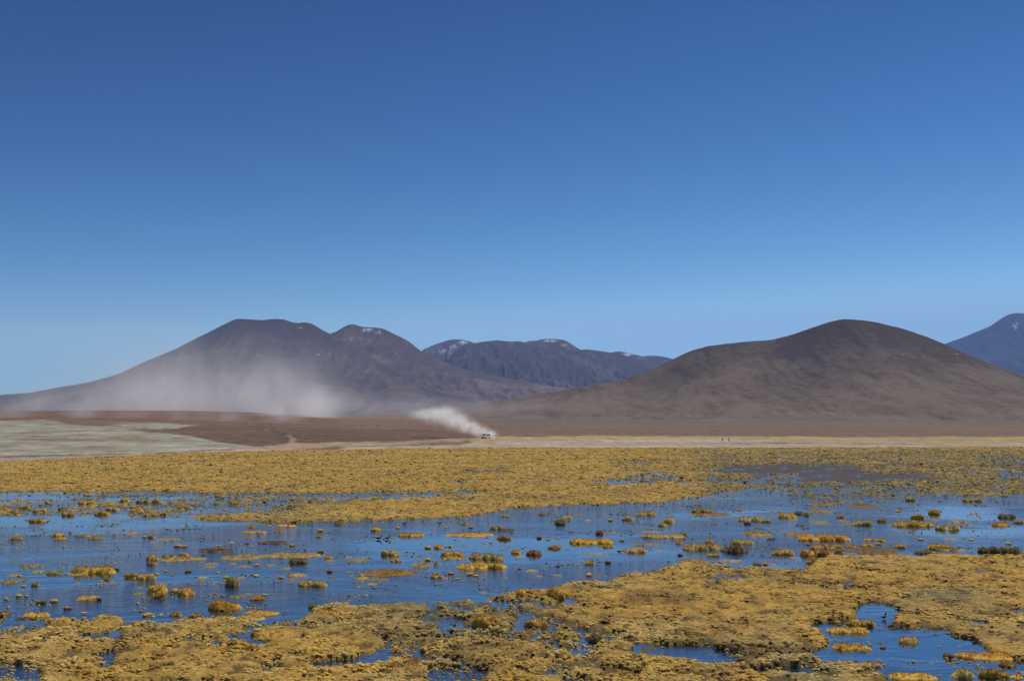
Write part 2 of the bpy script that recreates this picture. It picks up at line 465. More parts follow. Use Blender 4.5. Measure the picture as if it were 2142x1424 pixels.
def build_ground():
    vrow = np.concatenate([np.arange(1650, 1430, -3.5), np.arange(1430, 945, -1.3), np.arange(945, 876, -0.33),
                           np.arange(876, 869.4, -0.45)])
    ucol = np.concatenate([np.arange(-900, -120, 26), np.arange(-120, 2262, 3.0), np.arange(2262, 3050, 26)])
    _, yrow = on_ground(1071.0, vrow)
    yrow = np.concatenate([yrow, [20000.0]])
    k = (ucol - 1071.0) / FPX / CP
    Y, K = np.meshgrid(yrow, k, indexing='ij')
    X = K * Y
    n_r, n_c = Y.shape
    u0, v0 = project(X, Y, 0.0)
    U = np.broadcast_to(ucol, Y.shape)
    plain = (v0 < edge_v(U) + 1.6 * fbm(X / 14, Y / 30, 3, 0.6, 5.0)).astype(float)
    # wetland relief
    s, u, v = wetland(X, Y)
    fade = 1 - sstep(110, 220, Y)
    land = sstep(-0.02, 0.16, s)
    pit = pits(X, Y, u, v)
    zl = bank_z(X, Y, s, u, v) + 0.03 * fbm(X / 0.5, Y / 0.5, 2, 0.5, 2.0) * fade
    depth = 0.05 + 0.45 * sstep(0.0, 0.55, -s)
    zw = -depth + 0.03 * fbm(X / 1.1, Y / 1.1, 3, 0.5, 8.0)
    mud = sample(MUD, u, v)
    near = 1 - sstep(70, 130, Y)
    zw = np.where((mud > 0.3), np.maximum(zw, -0.075 + 0.10 * sstep(0.3, 0.85, mud) + 0.10 * fbm(X / 3.0, Y / 6.0, 4, 0.6, 21.0) + near * 0.14 * fbm(X / 0.7, Y / 0.9, 3, 0.6, 23.0) - 0.02 * near), zw)
    Z = zw * (1 - land) + zl * land
    zp = plain_z(U, Y)
    zp = zp + 0.06 * fbm(X / 9, Y / 14, 3, 0.5, 1.0) * (1 - sstep(900, 1500, Y))
    Z = np.where(plain > 0.5, zp, Z)
    # colours
    uu, vv = project(X, Y, Z)
    jit = 4.2 * fbm(X / 26, Y / 60, 6, 0.7, 4.0)
    pc = np.stack([sample(PLAIN[..., i], uu + jit * 4, vv + jit * 0.9) for i in range(3)], -1)
    g = sample(GRN, uu, vv)
    streak = sstep(-0.10, 0.36, fbm(X / 22 + 0.3 * np.sin(Y / 30), Y / 55, 5, 0.62, 31.0))
    fine = fbm(X / 5, Y / 16, 4, 0.7, 33.0)
    brown = np.array([0.16, 0.125, 0.085])
    pc = pc * (1 - (g * streak * 0.72)[..., None]) + brown * (g * streak * 0.72)[..., None]
    pc = pc * (1 + 0.30 * fbm(X / 140, Y / 34, 4, 0.6, 161.0))[..., None] * np.array([1.04, 1.0, 0.95])
    pc = pc * (1 + 0.42 * fine + 0.12 * fbm(X / 60, Y / 120, 3, 0.5, 6.0))[..., None]
    ol = sample(OLIVE, u, v); ru = sample(RUST, u, v)
    gold = np.array([0.36, 0.22, 0.05]); oliv = np.array([0.17, 0.145, 0.07]); rust = np.array([0.24, 0.125, 0.04])
    pn = sstep(-0.25, 0.35, fbm(X / 9, Y / 14, 4, 0.55, 12.0)) - 0.4
    ol = np.clip(ol + 0.55 * pn, 0, 1)
    lc = gold * (1 - ol[..., None]) + oliv * ol[..., None]
    lc = lc * (1 - ru[..., None]) + rust * ru[..., None]
    lc = lc * (0.92 + 0.5 * fbm(X / 0.9, Y / 1.5, 3, 0.6, 41.0))[..., None]
    lc = lc * (1 - 0.7 * pit[..., None]) + np.array([0.055, 0.045, 0.027]) * 0.7 * pit[..., None]  # ground colour goes darker in the hollows
    bed_d = np.array([0.022, 0.026, 0.026]); bed_s = np.array([0.150, 0.130, 0.065]); mudc = np.array([0.066, 0.057, 0.058]) + np.array([0.022, 0.026, -0.008]) * (1 - sstep(60, 110, Y))[..., None]
    w = sstep(0.0, 0.42, -s)[..., None]
    wc = bed_s * (1 - w) + bed_d * w
    m2 = sstep(0.25, 0.7, mud)[..., None]
    wc = wc * (1 - m2) + mudc * m2
    mc = lc * land[..., None] + wc * (1 - land[..., None])
    pcol = np.where(plain[..., None] > 0.5, pc, mc)
    idx = np.arange(n_r * n_c).reshape(n_r, n_c)
    f = np.stack([idx[:-1, :-1], idx[:-1, 1:], idx[1:, 1:], idx[1:, :-1]], -1).reshape(-1, 4)
    me = make_mesh('ground', np.stack([X, Y, Z], -1).reshape(-1, 3), f)
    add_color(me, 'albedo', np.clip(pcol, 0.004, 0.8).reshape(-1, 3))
    add_float(me, 'dry', plain.ravel())
    m, N = new_mat('ground_soil_and_sod')
    at = N.n('Attribute'); at.attribute_name = 'albedo'
    dr = N.n('Attribute'); dr.attribute_name = 'dry'
    geo = N.n('NewGeometry')
    nz = N.noise(geo.outputs['Position'], 0.9, 6, 0.7)
    nz2 = N.noise(geo.outputs['Position'], 6.0, 4, 0.7)
    k1 = N.maprange(nz, 0.25, 0.75, 0.72, 1.25)
    k2 = N.maprange(nz2, 0.25, 0.75, 0.7, 1.3)
    kk = N.math('MULTIPLY', k1, k2)
    c = N.vmath('SCALE', at.outputs['Color']); N.l(kk, c.node.inputs['Scale'])
    b = N.n('BsdfPrincipled')
    N.l(c, b.inputs['Base Color'])
    b.inputs['Roughness'].default_value = 0.95
    b.inputs['Specular IOR Level'].default_value = 0.12
    bump = N.n('Bump'); bump.inputs['Strength'].default_value = 0.6; bump.inputs['Distance'].default_value = 0.12
    N.l(nz2, bump.inputs['Height']); N.l(bump.outputs[0], b.inputs['Normal'])
    out = N.n('OutputMaterial'); N.l(b.outputs[0], out.inputs[0])
    o = link('ground', me, m)
    tag(o, 'wet golden bog floor running out into brown and pale desert plain', kind='structure')
    return o
ground = build_ground()

# ------------------------------------------------------------------ water sheet
def build_water():
    vs_ = [1660.0, 1500, 1400, 1250, 1100, 1000, 955, 930]
    rows = [float(on_ground(1071.0, v)[1]) for v in vs_]
    us_ = np.linspace(-900, 3050, 30)
    verts, faces = [], []
    for y in rows:
        for u in us_:
            verts.append(((u - 1071) / FPX / CP * y, y, 0.0))
    n = len(us_)
    for r in range(len(rows) - 1):
        for c in range(n - 1):
            faces.append((r * n + c, r * n + c + 1, (r + 1) * n + c + 1, (r + 1) * n + c))
    me = make_mesh('water', verts, np.array(faces))
    m, N = new_mat('shallow_lake_water')
    geo = N.n('NewGeometry')
    mp = N.n('Mapping'); N.l(geo.outputs['Position'], mp.inputs[0]); mp.inputs['Scale'].default_value = (0.45, 1.0, 1.0)
    mc = N.n('Mapping'); N.l(geo.outputs['Position'], mc.inputs[0]); mc.inputs['Scale'].default_value = (0.6, 1.3, 1.0)
    calm = N.noise(mc.outputs[0], 0.055, 5, 0.65, 0.6)
    calm_k = N.maprange(calm, 0.40, 0.60, 0.05, 1.25)
    r1 = N.noise(mp.outputs[0], 2.2, 4, 0.6, 0.3)
    r2 = N.noise(mp.outputs[0], 9.0, 3, 0.6)
    hgt = N.math('ADD', N.math('MULTIPLY', r1, 0.05), N.math('MULTIPLY', r2, 0.012))
    hgt = N.math('MULTIPLY', hgt, calm_k)
    bump = N.n('Bump'); bump.inputs['Strength'].default_value = 1.0; bump.inputs['Distance'].default_value = 1.0
    N.l(hgt, bump.inputs['Height'])
    fr = N.n('Fresnel'); fr.inputs['IOR'].default_value = 1.50; N.l(bump.outputs[0], fr.inputs['Normal'])
    gl = N.n('BsdfGlossy'); gl.inputs['Roughness'].default_value = 0.05; N.l(bump.outputs[0], gl.inputs['Normal'])
    gl.inputs['Color'].default_value = (0.86, 0.94, 1.0, 1)
    tr = N.n('BsdfTransparent'); tr.inputs['Color'].default_value = (0.50, 0.60, 0.66, 1)
    mx = N.n('MixShader')
    fac = N.math('ADD', N.math('MULTIPLY', fr.outputs[0], 0.66), 0.32, clamp=True)
    N.l(fac, mx.inputs[0]); N.l(tr.outputs[0], mx.inputs[1]); N.l(gl.outputs[0], mx.inputs[2])
    out = N.n('OutputMaterial'); N.l(mx.outputs[0], out.inputs[0])
    o = link('water', me, m)
    tag(o, 'still blue marsh water threading between the grass islands', kind='structure')
    return o
water = build_water()

# ------------------------------------------------------------------ mountains
def rock_mat(name, low, high, scale, snow=0.0, gully=0.5):
    m, N = new_mat(name)
    tc = N.n('TexCoord')
    at = N.n('Attribute'); at.attribute_name = 'tone'
    n1 = N.noise(tc.outputs['Object'], scale, 6, 0.62, 0.4)
    n2 = N.noise(tc.outputs['Object'], scale * 7, 5, 0.65)
    f = N.math('ADD', N.math('MULTIPLY', n1, 0.7), N.math('MULTIPLY', at.outputs['Fac'], 0.5))
    f = N.math('ADD', f, N.math('MULTIPLY', N.math('SUBTRACT', n2, 0.5), 0.7))
    n4 = N.noise(tc.outputs['Object'], scale * 34, 4, 0.7)
    f = N.math('ADD', f, N.math('MULTIPLY', N.math('SUBTRACT', n4, 0.5), 0.6))
    c = N.ramp(f, [(0.28, low), (0.78, high)])
    if snow:
        sa = N.n('Attribute'); sa.attribute_name = 'snow'
        n3 = N.noise(tc.outputs['Object'], scale * 26, 5, 0.75)
        g = N.math('ADD', sa.outputs['Fac'], N.math('MULTIPLY', N.math('SUBTRACT', n3, 0.5), 2.6))
        g = N.maprange(g, 0.60, 0.80, 0.0, 0.9)
        c = N.mix(g, c, (0.72, 0.76, 0.82, 1))
    b = N.n('BsdfPrincipled')
    N.l(c, b.inputs['Base Color'])
    bump = N.n('Bump'); bump.inputs['Strength'].default_value = 0.7; bump.inputs['Distance'].default_value = 0.03 / scale
    N.l(N.math('ADD', n2, N.math('MULTIPLY', n4, 0.4)), bump.inputs['Height']); N.l(bump.outputs[0], b.inputs['Normal'])
    b.inputs['Roughness'].default_value = 1.0
    b.inputs['Specular IOR Level'].default_value = 0.0
    out = N.n('OutputMaterial'); N.l(b.outputs[0], out.inputs[0])
    return m

def mountain(name, label, prof, y0, lf, lb, mat, nx=260, ny=90, rough=0.05, seed=0.0, snow=None, foot=1.6, tone=0.0, gscale=0.8, tone_gain=0.75, foot_tone=0.5):
    pu = np.array([p[0] for p in prof], float); pv = np.array([p[1] for p in prof], float)
    px, pz = on_plane_y(pu, pv, y0)
    x = np.linspace(px[0], px[-1], nx)
    z = np.interp(x, px, pz)
    g = np.exp(-0.5 * (np.arange(-6, 7) / 1.6) ** 2); g /= g.sum()
    zs = np.convolve(np.pad(z, 6, mode='edge'), g, 'valid')
    hmax = zs.max()
    zs = zs + hmax * 0.006 * fbm(x / (hmax * 0.25), x * 0 + seed, 4, 0.6, seed)
    base = -20.0
    t = np.concatenate([-np.linspace(1, 0, int(ny * 0.72)) ** 1.25, np.linspace(0, 1, ny - int(ny * 0.72) + 1)[1:]])
    X, T = np.meshgrid(x, t)
    Yw = y0 + np.where(T < 0, T * lf, T * lb)
    # flanks lean out in a fan, so gullies diverge down the slope
    shape = np.where(T < 0, (1 - np.abs(T)) ** foot, (1 - np.abs(T)) ** 1.5)
    warp = 0.18 * hmax * fbm(X / (hmax * 1.1), Yw / (hmax * 1.1), 3, 0.5, seed + 2) * np.abs(T)
    Zr = np.interp((X + warp).ravel(), x, zs).reshape(X.shape)
    Z = base + (Zr - base) * shape
    env = np.clip(np.abs(T) * 3.2, 0, 1) * np.clip((1 - np.abs(T)) * 2.5, 0, 1)
    gx = X / (hmax * 0.16 * gscale)
    gul = 1 - np.abs(fbm(gx + 0.8 * fbm(X / hmax, Yw / hmax, 2, 0.5, seed), Yw / (hmax * 0.9 * gscale), 4, 0.55, seed + 5)) * 2
    big = fbm(X / (hmax * 0.75), Yw / (hmax * 0.75), 4, 0.5, seed + 9)
    rel = np.clip((Zr - base) / hmax, 0, 1)
    Z = Z + hmax * rough * env * rel * (gul - 0.6) + hmax * rough * 2.2 * env * rel * big
    n_r, n_c = X.shape
    idx = np.arange(n_r * n_c).reshape(n_r, n_c)
    f = np.stack([idx[:-1, :-1], idx[:-1, 1:], idx[1:, 1:], idx[1:, :-1]], -1).reshape(-1, 4)
    cx, cy = float(x.mean()), y0
    V = np.stack([X - cx, Yw - cy, Z], -1).reshape(-1, 3)
    me = make_mesh(name, V, f)
    tn = tone + tone_gain * (0.9 * (gul - 0.55) + 0.8 * big) + foot_tone * (1 - rel * shape) - 0.2
    add_float(me, 'tone', tn.ravel())
    if snow is not None:
        uu, vv = project(X, Yw, Z)
        sn = np.zeros(X.shape)
        for (a, b_, ru_, rv_, s_) in snow:
            sn = np.maximum(sn, s_ * np.exp(-((uu - a) / ru_) ** 2 - ((vv - b_) / rv_) ** 2))
        sn = np.where(T <= 0.05, sn, 0)
        add_float(me, 'snow', sn.ravel())
    o = link(name, me, mat)
    o.location = (cx, cy, 0)
    tag(o, label, kind='structure')
    return o

def build_mountains():
    m_left = rock_mat('volcanic_scree', (0.070, 0.058, 0.056), (0.150, 0.115, 0.095), 0.0022, snow=1)
    m_second = rock_mat('reddish_volcanic_slope', (0.085, 0.064, 0.058), (0.190, 0.135, 0.108), 0.0020, snow=1)
    m_far = rock_mat('dark_far_rock', (0.064, 0.054, 0.054), (0.175, 0.135, 0.112), 0.0016, snow=1)
    m_hill = rock_mat('brown_cinder_slope', (0.074, 0.058, 0.050), (0.172, 0.134, 0.102), 0.006, snow=1)
    m_blue = rock_mat('distant_volcano_rock', (0.035, 0.036, 0.044), (0.075, 0.072, 0.078), 0.0010, snow=1)
    mountain('hill', 'broad brown cinder hill with a rounded summit above the plain',
             [(760, 868), (980, 848), (1090, 829), (1200, 812), (1290, 798), (1340, 783), (1390, 760), (1420, 745), (1450, 732), (1480, 724), (1510, 719.5), (1560, 714.5), (1615, 711),
              (1650, 702), (1700, 684), (1740, 671.5), (1762, 667), (1790, 668), (1840, 675), (1890, 687), (1940, 705), (1980, 722), (2040, 748), (2100, 772), (2142, 786), (2250, 815), (2420, 845), (2600, 866)],
             3000, 1500, 900, m_hill, nx=460, ny=150, rough=0.012, seed=1.3, foot=2.7, gscale=1.2, tone_gain=0.35, foot_tone=0.95, snow=[(2000, 740, 10, 4, 0.62), (1990, 753, 5, 3, 0.65)])  # strong foot_tone: paler lower slope, with ground haze painted into its colour
    mountain('mountain', 'dark volcano with a notched double summit behind the drifting dust',
             [(-700, 850), (-300, 838), (-100, 832), (0, 826), (60, 821), (130, 809), (200, 796), (260, 778), (300, 757), (360, 733), (420, 703), (470, 678), (492, 667), (510, 666), (530, 668.5),
              (548, 670), (575, 666), (595, 668), (610, 674), (625, 675), (645, 673), (658, 679), (672, 690), (692, 698), (720, 714), (770, 744), (840, 784), (920, 815), (1040, 843), (1200, 862), (1300, 868)],
             7000, 2300, 2000, m_left, nx=460, ny=130, rough=0.034, seed=4.1, foot=1.5,
             snow=[(627, 685, 9, 6, 0.72), (540, 742, 8, 10, 0.64), (664, 741, 10, 4, 0.66), (690, 740, 6, 4, 0.66)])
    mountain('mountain', 'reddish peak with thin summit snow beside the dark volcano',
             [(500, 790), (600, 740), (660, 712), (692, 698), (706, 693), (722, 681), (738, 676.5), (755, 683), (775, 685), (800, 686), (815, 693), (835, 703), (856, 714), (875, 730), (890, 738),
              (930, 758), (980, 775), (1060, 790), (1150, 806), (1300, 830), (1500, 860)],
             8200, 2500, 2000, m_second, nx=320, ny=100, rough=0.055, seed=7.7, foot=1.35,
             snow=[(768, 690, 20, 7, 0.72), (790, 694, 14, 8, 0.62), (735, 710, 10, 5, 0.55)])
    mountain('mountain', 'pale snow-streaked far peak rising behind the range',
             [(820, 790), (860, 752), (885, 731), (905, 722), (925, 715), (945, 709.5), (965, 710), (985, 714), (1010, 730), (1060, 765), (1120, 800)],
             11800, 2200, 1500, m_second, nx=180, ny=80, rough=0.09, seed=9.2, foot=1.3,
             snow=[(968, 716, 18, 7, 0.80), (930, 735, 25, 12, 0.66), (950, 725, 20, 8, 0.66)])
    mountain('mountain', 'flat-topped dark blue range in the middle distance',
             [(840, 830), (900, 790), (935, 755), (950, 739), (965, 727), (980, 720), (1010, 715), (1040, 711.5), (1065, 714), (1090, 713), (1105, 720), (1130, 724), (1170, 730), (1230, 752), (1320, 790), (1500, 830)],
             10000, 2300, 1500, m_far, nx=320, ny=100, rough=0.065, seed=12.4, foot=1.35, tone=-0.2, snow=[(1000, 718, 14, 4, 0.5), (1072, 717, 12, 4, 0.5)])
    mountain('mountain', 'jagged far peak with snow along its crest behind the range',
             [(1000, 800), (1060, 745), (1085, 722), (1105, 712), (1118, 713), (1135, 709), (1160, 708.5), (1178, 710), (1192, 717), (1208, 728), (1240, 745), (1320, 780), (1400, 810)],
             11000, 2000, 1500, m_second, nx=180, ny=80, rough=0.09, seed=15.9, foot=1.3,
             snow=[(1150, 713, 22, 4, 0.85), (1180, 722, 12, 7, 0.68), (1190, 729, 8, 4, 0.66)])
    mountain('mountain', 'low dark saddle ridge at the end of the far range',
             [(1120, 790), (1170, 755), (1200, 735), (1225, 730), (1250, 733), (1275, 737), (1300, 741), (1330, 752), (1380, 772), (1460, 800), (1600, 840)],
             10400, 2200, 1500, m_far, nx=180, ny=80, rough=0.07, seed=18.1, foot=1.3, tone=-0.2, snow=[(900, 600, 1, 1, 0)])
    mountain('mountain', 'small snow-dusted ridge fading behind the brown hill',
             [(1180, 790), (1240, 755), (1270, 740), (1288, 735), (1300, 735), (1318, 739), (1345, 745), (1375, 760), (1440, 790), (1560, 830)],
             11600, 2000, 1500, m_far, nx=160, ny=70, rough=0.08, seed=21.5, foot=1.3, snow=[(1312, 741, 18, 5, 0.8), (1338, 748, 10, 3, 0.6)])
    mountain('mountain', 'flat pale blue tableland farthest down the valley',
             [(1220, 800), (1290, 765), (1330, 748), (1350, 744), (1370, 743.5), (1390, 746), (1412, 752), (1450, 765), (1560, 800), (1700, 840)],
             12600, 2000, 1500, m_far, nx=160, ny=70, rough=0.07, seed=24.0, foot=1.3, snow=[(900, 600, 1, 1, 0)])
    mountain('mountain', 'deep blue distant volcano partly hidden behind the brown hill',
             [(1780, 800), (1860, 765), (1930, 738), (1985, 716), (2010, 707), (2050, 691), (2075, 680), (2092, 668), (2108, 658), (2122, 654.5), (2142, 654), (2175, 658), (2230, 690), (2320, 735), (2450, 785), (2650, 840), (2800, 866)],
             16000, 4200, 2500, m_blue, nx=260, ny=90, rough=0.05, seed=27.7, foot=1.3, snow=[(2125, 682, 12, 14, 0.66), (2112, 690, 8, 6, 0.6)])
build_mountains()

# ------------------------------------------------------------------ grass materials
def grass_mat(name, mode, translucent=0.25):
    m, N = new_mat(name)
    if mode == 'instancer':
        at = N.n('Attribute'); at.attribute_type = 'INSTANCER'; at.attribute_name = 'tint'
        col = at.outputs['Color']
    else:
        col = N.n('ObjectInfo').outputs['Color']
    geo = N.n('NewGeometry')
    nz = N.noise(geo.outputs['Position'], 7.0, 4, 0.7)
    nz2 = N.noise(geo.outputs['Position'], 1.3, 3, 0.6)
    k = N.math('MULTIPLY', N.maprange(nz, 0.28, 0.72, 0.62, 1.35), N.maprange(nz2, 0.3, 0.7, 0.80, 1.2))
    c = N.vmath('SCALE', col); N.l(k, c.node.inputs['Scale'])
    b = N.n('BsdfPrincipled')
    N.l(c, b.inputs['Base Color'])
    b.inputs['Roughness'].default_value = 0.9
    b.inputs['Specular IOR Level'].default_value = 0.15
    bump = N.n('Bump'); bump.inputs['Strength'].default_value = 0.8; bump.inputs['Distance'].default_value = 0.06
    N.l(N.noise(geo.outputs['Position'], 14.0, 3, 0.7), bump.inputs['Height'])
    N.l(bump.outputs[0], b.inputs['Normal'])
    sh = b.outputs[0]
    if translucent:
        t = N.n('BsdfTranslucent'); N.l(c, t.inputs['Color'])
        mx = N.n('MixShader'); mx.inputs[0].default_value = translucent
        N.l(sh, mx.inputs[1]); N.l(t.outputs[0], mx.inputs[2]); sh = mx.outputs[0]
    out = N.n('OutputMaterial'); N.l(sh, out.inputs[0])
    return m
M_SOD = grass_mat('matted_sod', 'object', 0.0)
M_BLADE = grass_mat('dry_grass_blades', 'object', 0.3)
M_CARPET = grass_mat('carpet_grass', 'instancer', 0.12)

GOLD = np.array([0.590, 0.355, 0.070]); TAN = np.array([0.470, 0.335, 0.125]); OLV = np.array([0.300, 0.250, 0.105])
RST = np.array([0.360, 0.190, 0.052]); BRN = np.array([0.165, 0.092, 0.036]); DRK = np.array([0.210, 0.145, 0.052])

# ------------------------------------------------------------------ tussock shapes
def blades_on(pts, nrm, lengths, widths, rng, up=0.8):
    n = len(pts)
    d = nrm * 0.7 + np.array([0, 0, up]) + rng.normal(0, 0.32, (n, 3))
    d /= np.linalg.norm(d, axis=1, keepdims=True)
    side = np.cross(d, rng.normal(0, 1, (n, 3))); side /= np.linalg.norm(side, axis=1, keepdims=True) + 1e-9
    droop = np.stack([d[:, 0], d[:, 1], -0.25 * np.ones(n)], -1)
    mid = pts + d * (lengths * 0.6)[:, None]
    tip = mid + (d * 0.75 + droop * 0.25) * (lengths * 0.45)[:, None]
    a = pts - side * widths[:, None]; b = pts + side * widths[:, None]
    c = mid + side * (widths * 0.75)[:, None]; e = mid - side * (widths * 0.75)[:, None]
    V = np.stack([a, b, c, e, tip], 1).reshape(-1, 3)
    i = np.arange(n) * 5
    quads = np.stack([i, i + 1, i + 2, i + 3], -1)
    tris = np.stack([i + 3, i + 2, i + 4], -1)
    return V, quads, tris

def dome_shape(rng, seg=18, rings=7, n_blades=90, blade=0.30, bw=0.016, over=0.12, lobes=0.12):
    ph = rng.random(4) * 6.28
    th = np.linspace(0, 2 * np.pi, seg, endpoint=False)
    V = [(0, 0, 1.0)]
    def rad(t): return 1 + lobes * (np.sin(2 * t + ph[0]) + 0.7 * np.sin(3 * t + ph[1]) + 0.5 * np.sin(5 * t + ph[2]))
    for r in range(1, rings + 1):
        f = r / rings
        a = f * math.pi * 0.5
        rr = 0.5 * math.sin(min(a * 1.06, math.pi / 2)) * rad(th) * (1 - over * max(0, f - 0.75) * 4)
        z = math.cos(a) ** 0.9 if f < 1 else -0.3
        for k in range(seg):
            jit = 1 + rng.normal(0, 0.06)
            V.append((rr[k] * math.cos(th[k]) * jit, rr[k] * math.sin(th[k]) * jit, z * (1 + rng.normal(0, 0.12))))
    F = []
    tri = [(0, 1 + k, 1 + (k + 1) % seg) for k in range(seg)]
    for r in range(rings - 1):
        for k in range(seg):
            a = 1 + r * seg + k; b = 1 + r * seg + (k + 1) % seg
            F.append((a, a + seg, b + seg, b))
    V = np.array(V)
    t = rng.random(n_blades) * 6.283; f = np.sqrt(rng.random(n_blades)) * 0.95
    a = f * math.pi * 0.5
    rr = 0.5 * np.sin(np.minimum(a * 1.06, math.pi / 2)) * rad(t) * 0.96
    P = np.stack([rr * np.cos(t), rr * np.sin(t), np.cos(a) ** 0.9 * 0.95], -1)
    Nn = np.stack([np.cos(t) * np.sin(a), np.sin(t) * np.sin(a), np.cos(a)], -1)
    B = blades_on(P, Nn, blade * (0.5 + rng.random(n_blades)), np.full(n_blades, bw), rng)
    return (V, [np.array(tri), np.array(F)]), B

def field_shape(rng, w, d, zfun, cell, n_blades, blade, bw, cut=-0.10, up=0.8):
    nx = int(np.clip(w / cell, 16, 84)); ny = int(np.clip(d / cell, 14, 40))
    x = np.linspace(-w * 0.56, w * 0.56, nx); y = np.linspace(-d * 0.56, d * 0.56, ny)
    X, Y = np.meshgrid(x, y)
    X = X + rng.normal(0, 0.18, X.shape) * (x[1] - x[0]); Y = Y + rng.normal(0, 0.18, X.shape) * (y[1] - y[0])
    Z = np.maximum(zfun(X, Y), -0.22)
    idx = np.arange(nx * ny).reshape(ny, nx)
    f = np.stack([idx[:-1, :-1], idx[:-1, 1:], idx[1:, 1:], idx[1:, :-1]], -1).reshape(-1, 4)
    zz = Z.ravel()
    f = f[zz[f].max(1) > cut]
    used = np.unique(f); remap = -np.ones(nx * ny, int); remap[used] = np.arange(len(used))
    V = np.stack([X.ravel(), Y.ravel(), zz], -1)[used]
    f = remap[f]
    # blades
    m = n_blades * 3
    bx = (rng.random(m) - 0.5) * w * 1.1; by = (rng.random(m) - 0.5) * d * 1.1
    bz = zfun(bx, by)
    ok = np.where(bz > 0.4 * bz.max())[0][:n_blades]
    bx, by, bz = bx[ok], by[ok], bz[ok]
    e = 0.05
    nx_ = -(zfun(bx + e, by) - bz) / e; ny_ = -(zfun(bx, by + e) - bz) / e
    Nn = np.stack([nx_, ny_, np.ones(len(bx))], -1); Nn /= np.linalg.norm(Nn, axis=1, keepdims=True)
    B = blades_on(np.stack([bx, by, bz - 0.02], -1), Nn, blade * (0.5 + rng.random(len(bx))), np.full(len(bx), bw), rng, up)
    return (V, [f]), B

def clump_shape(rng, w, d, h):
    sd = rng.random() * 90
    a = float(np.clip(h * 1.1, 0.22, 0.6))
    n = int(np.clip(w / max(d, 0.3) * 1.3, 1, 7)) if w > 1.5 * d else 1
    cs = [((i + 0.5 + 0.5 * (rng.random() - 0.5)) / n * w * 0.86 - w * 0.43 if n > 1 else 0.0, (rng.random() - 0.5) * d * 0.35, 0.75 + 0.4 * rng.random()) for i in range(n)]
    def zf(x, y):
        e = np.full(np.shape(x), -1.0)
        for (cx, cy, k) in cs:
            q = np.sqrt(((x - cx) / (w * 0.5 / n * 1.25)) ** 2 + ((y - cy) / (d * 0.5)) ** 2)
            e = np.maximum(e, (1 - q) * k)
        e = e + 0.30 * fbm(x / (a * 2.2), y / (a * 2.2), 3, 0.6, sd)
        env = np.clip(e / 0.45, 0, 1) ** 0.6
        bil = 1 - 2.1 * np.abs(fbm(x / (a * 0.9), y / (a * 0.9), 3, 0.6, sd + 5))
        z = h * env * (0.50 + 0.62 * np.clip(bil, 0, 1) + 0.45 * fbm(x / (a * 5), y / (a * 5), 2, 0.5, sd + 9))
        return np.where(e > 0, z, -0.25 * np.clip(-e * 6, 0, 1))
    return field_shape(rng, w * 1.12, d * 1.35, zf, max(0.05, min(a * 0.16, w / 40)), int(np.clip(w * d * 260, 200, 1200)), 0.06 + h * 0.22, 0.011 + 0.008 * h)

def mat_shape(rng, w, d, h, convex=False):
    ph = rng.random(6) * 6.28
    sd = rng.random() * 90
    def zf(x, y):
        t = np.arctan2(2 * y / d, 2 * x / w)
        ro = 0.92 + 0.07 * np.sin(2 * t + ph[0]) + 0.06 * np.sin(3 * t + ph[1]) + 0.05 * np.sin(5 * t + ph[2]) + 0.03 * np.sin(9 * t + ph[3])
        q = np.sqrt((2 * x / w) ** 2 + (2 * y / d) ** 2) / ro
        q = q + 0.26 * fbm(x / 1.1, y / 1.1, 4, 0.65, sd)
        if convex:
            z = h * (np.clip(1 - q ** 3, 0, 1) ** 0.55) * (0.85 + 0.8 * fbm(x / 0.6, y / 0.6, 3, 0.6, sd + 3))
        else:
            z = h * (np.clip(1 - q ** 6, 0, 1) ** 0.5) * (0.8 + 1.1 * fbm(x / 0.5, y / 0.5, 3, 0.65, sd + 3))
        return np.where(q < 1, z, -0.25 * np.clip((q - 1) * 8, 0, 1))
    return field_shape(rng, w, d, zf, max(0.08, min(w / 50, 0.25)), int(np.clip(w * d * 220, 200, 1200)), 0.06 + 0.16 * h, 0.011, up=0.5)

def scrap_shape(rng, w, d, h):
    sd = rng.random() * 90
    s = float(np.clip(w / 5, 0.16, max(0.28, h * 1.3)))
    def raw(x, y):
        q = (2 * x / w) ** 2 + (2 * y / d) ** 2
        return fbm(x / s, y / s, 3, 0.55, sd) - 0.55 * q ** 2
    gx, gy = np.meshgrid(np.linspace(-w / 2, w / 2, 40), np.linspace(-d / 2, d / 2, 24))
    gv = raw(gx, gy); th = np.quantile(gv, 0.62); top = max(gv.max() - th, 0.05)
    def zf(x, y):
        return h * np.clip((raw(x, y) - th) / top, -2, 1.2)
    return field_shape(rng, w, d, zf, max(0.06, min(w / 44, 0.16)), int(np.clip(w * d * 60, 30, 300)), h * 0.5, 0.010)

def two_meshes(name, shape):
    (bv, bf), (gv, gq, gt) = shape
    body = make_mesh(name, bv, bf); body.materials.append(M_SOD)
    bl = make_mesh(name + '_blades', gv, [gq, gt], smooth=False); bl.materials.append(M_BLADE)
    return body, bl

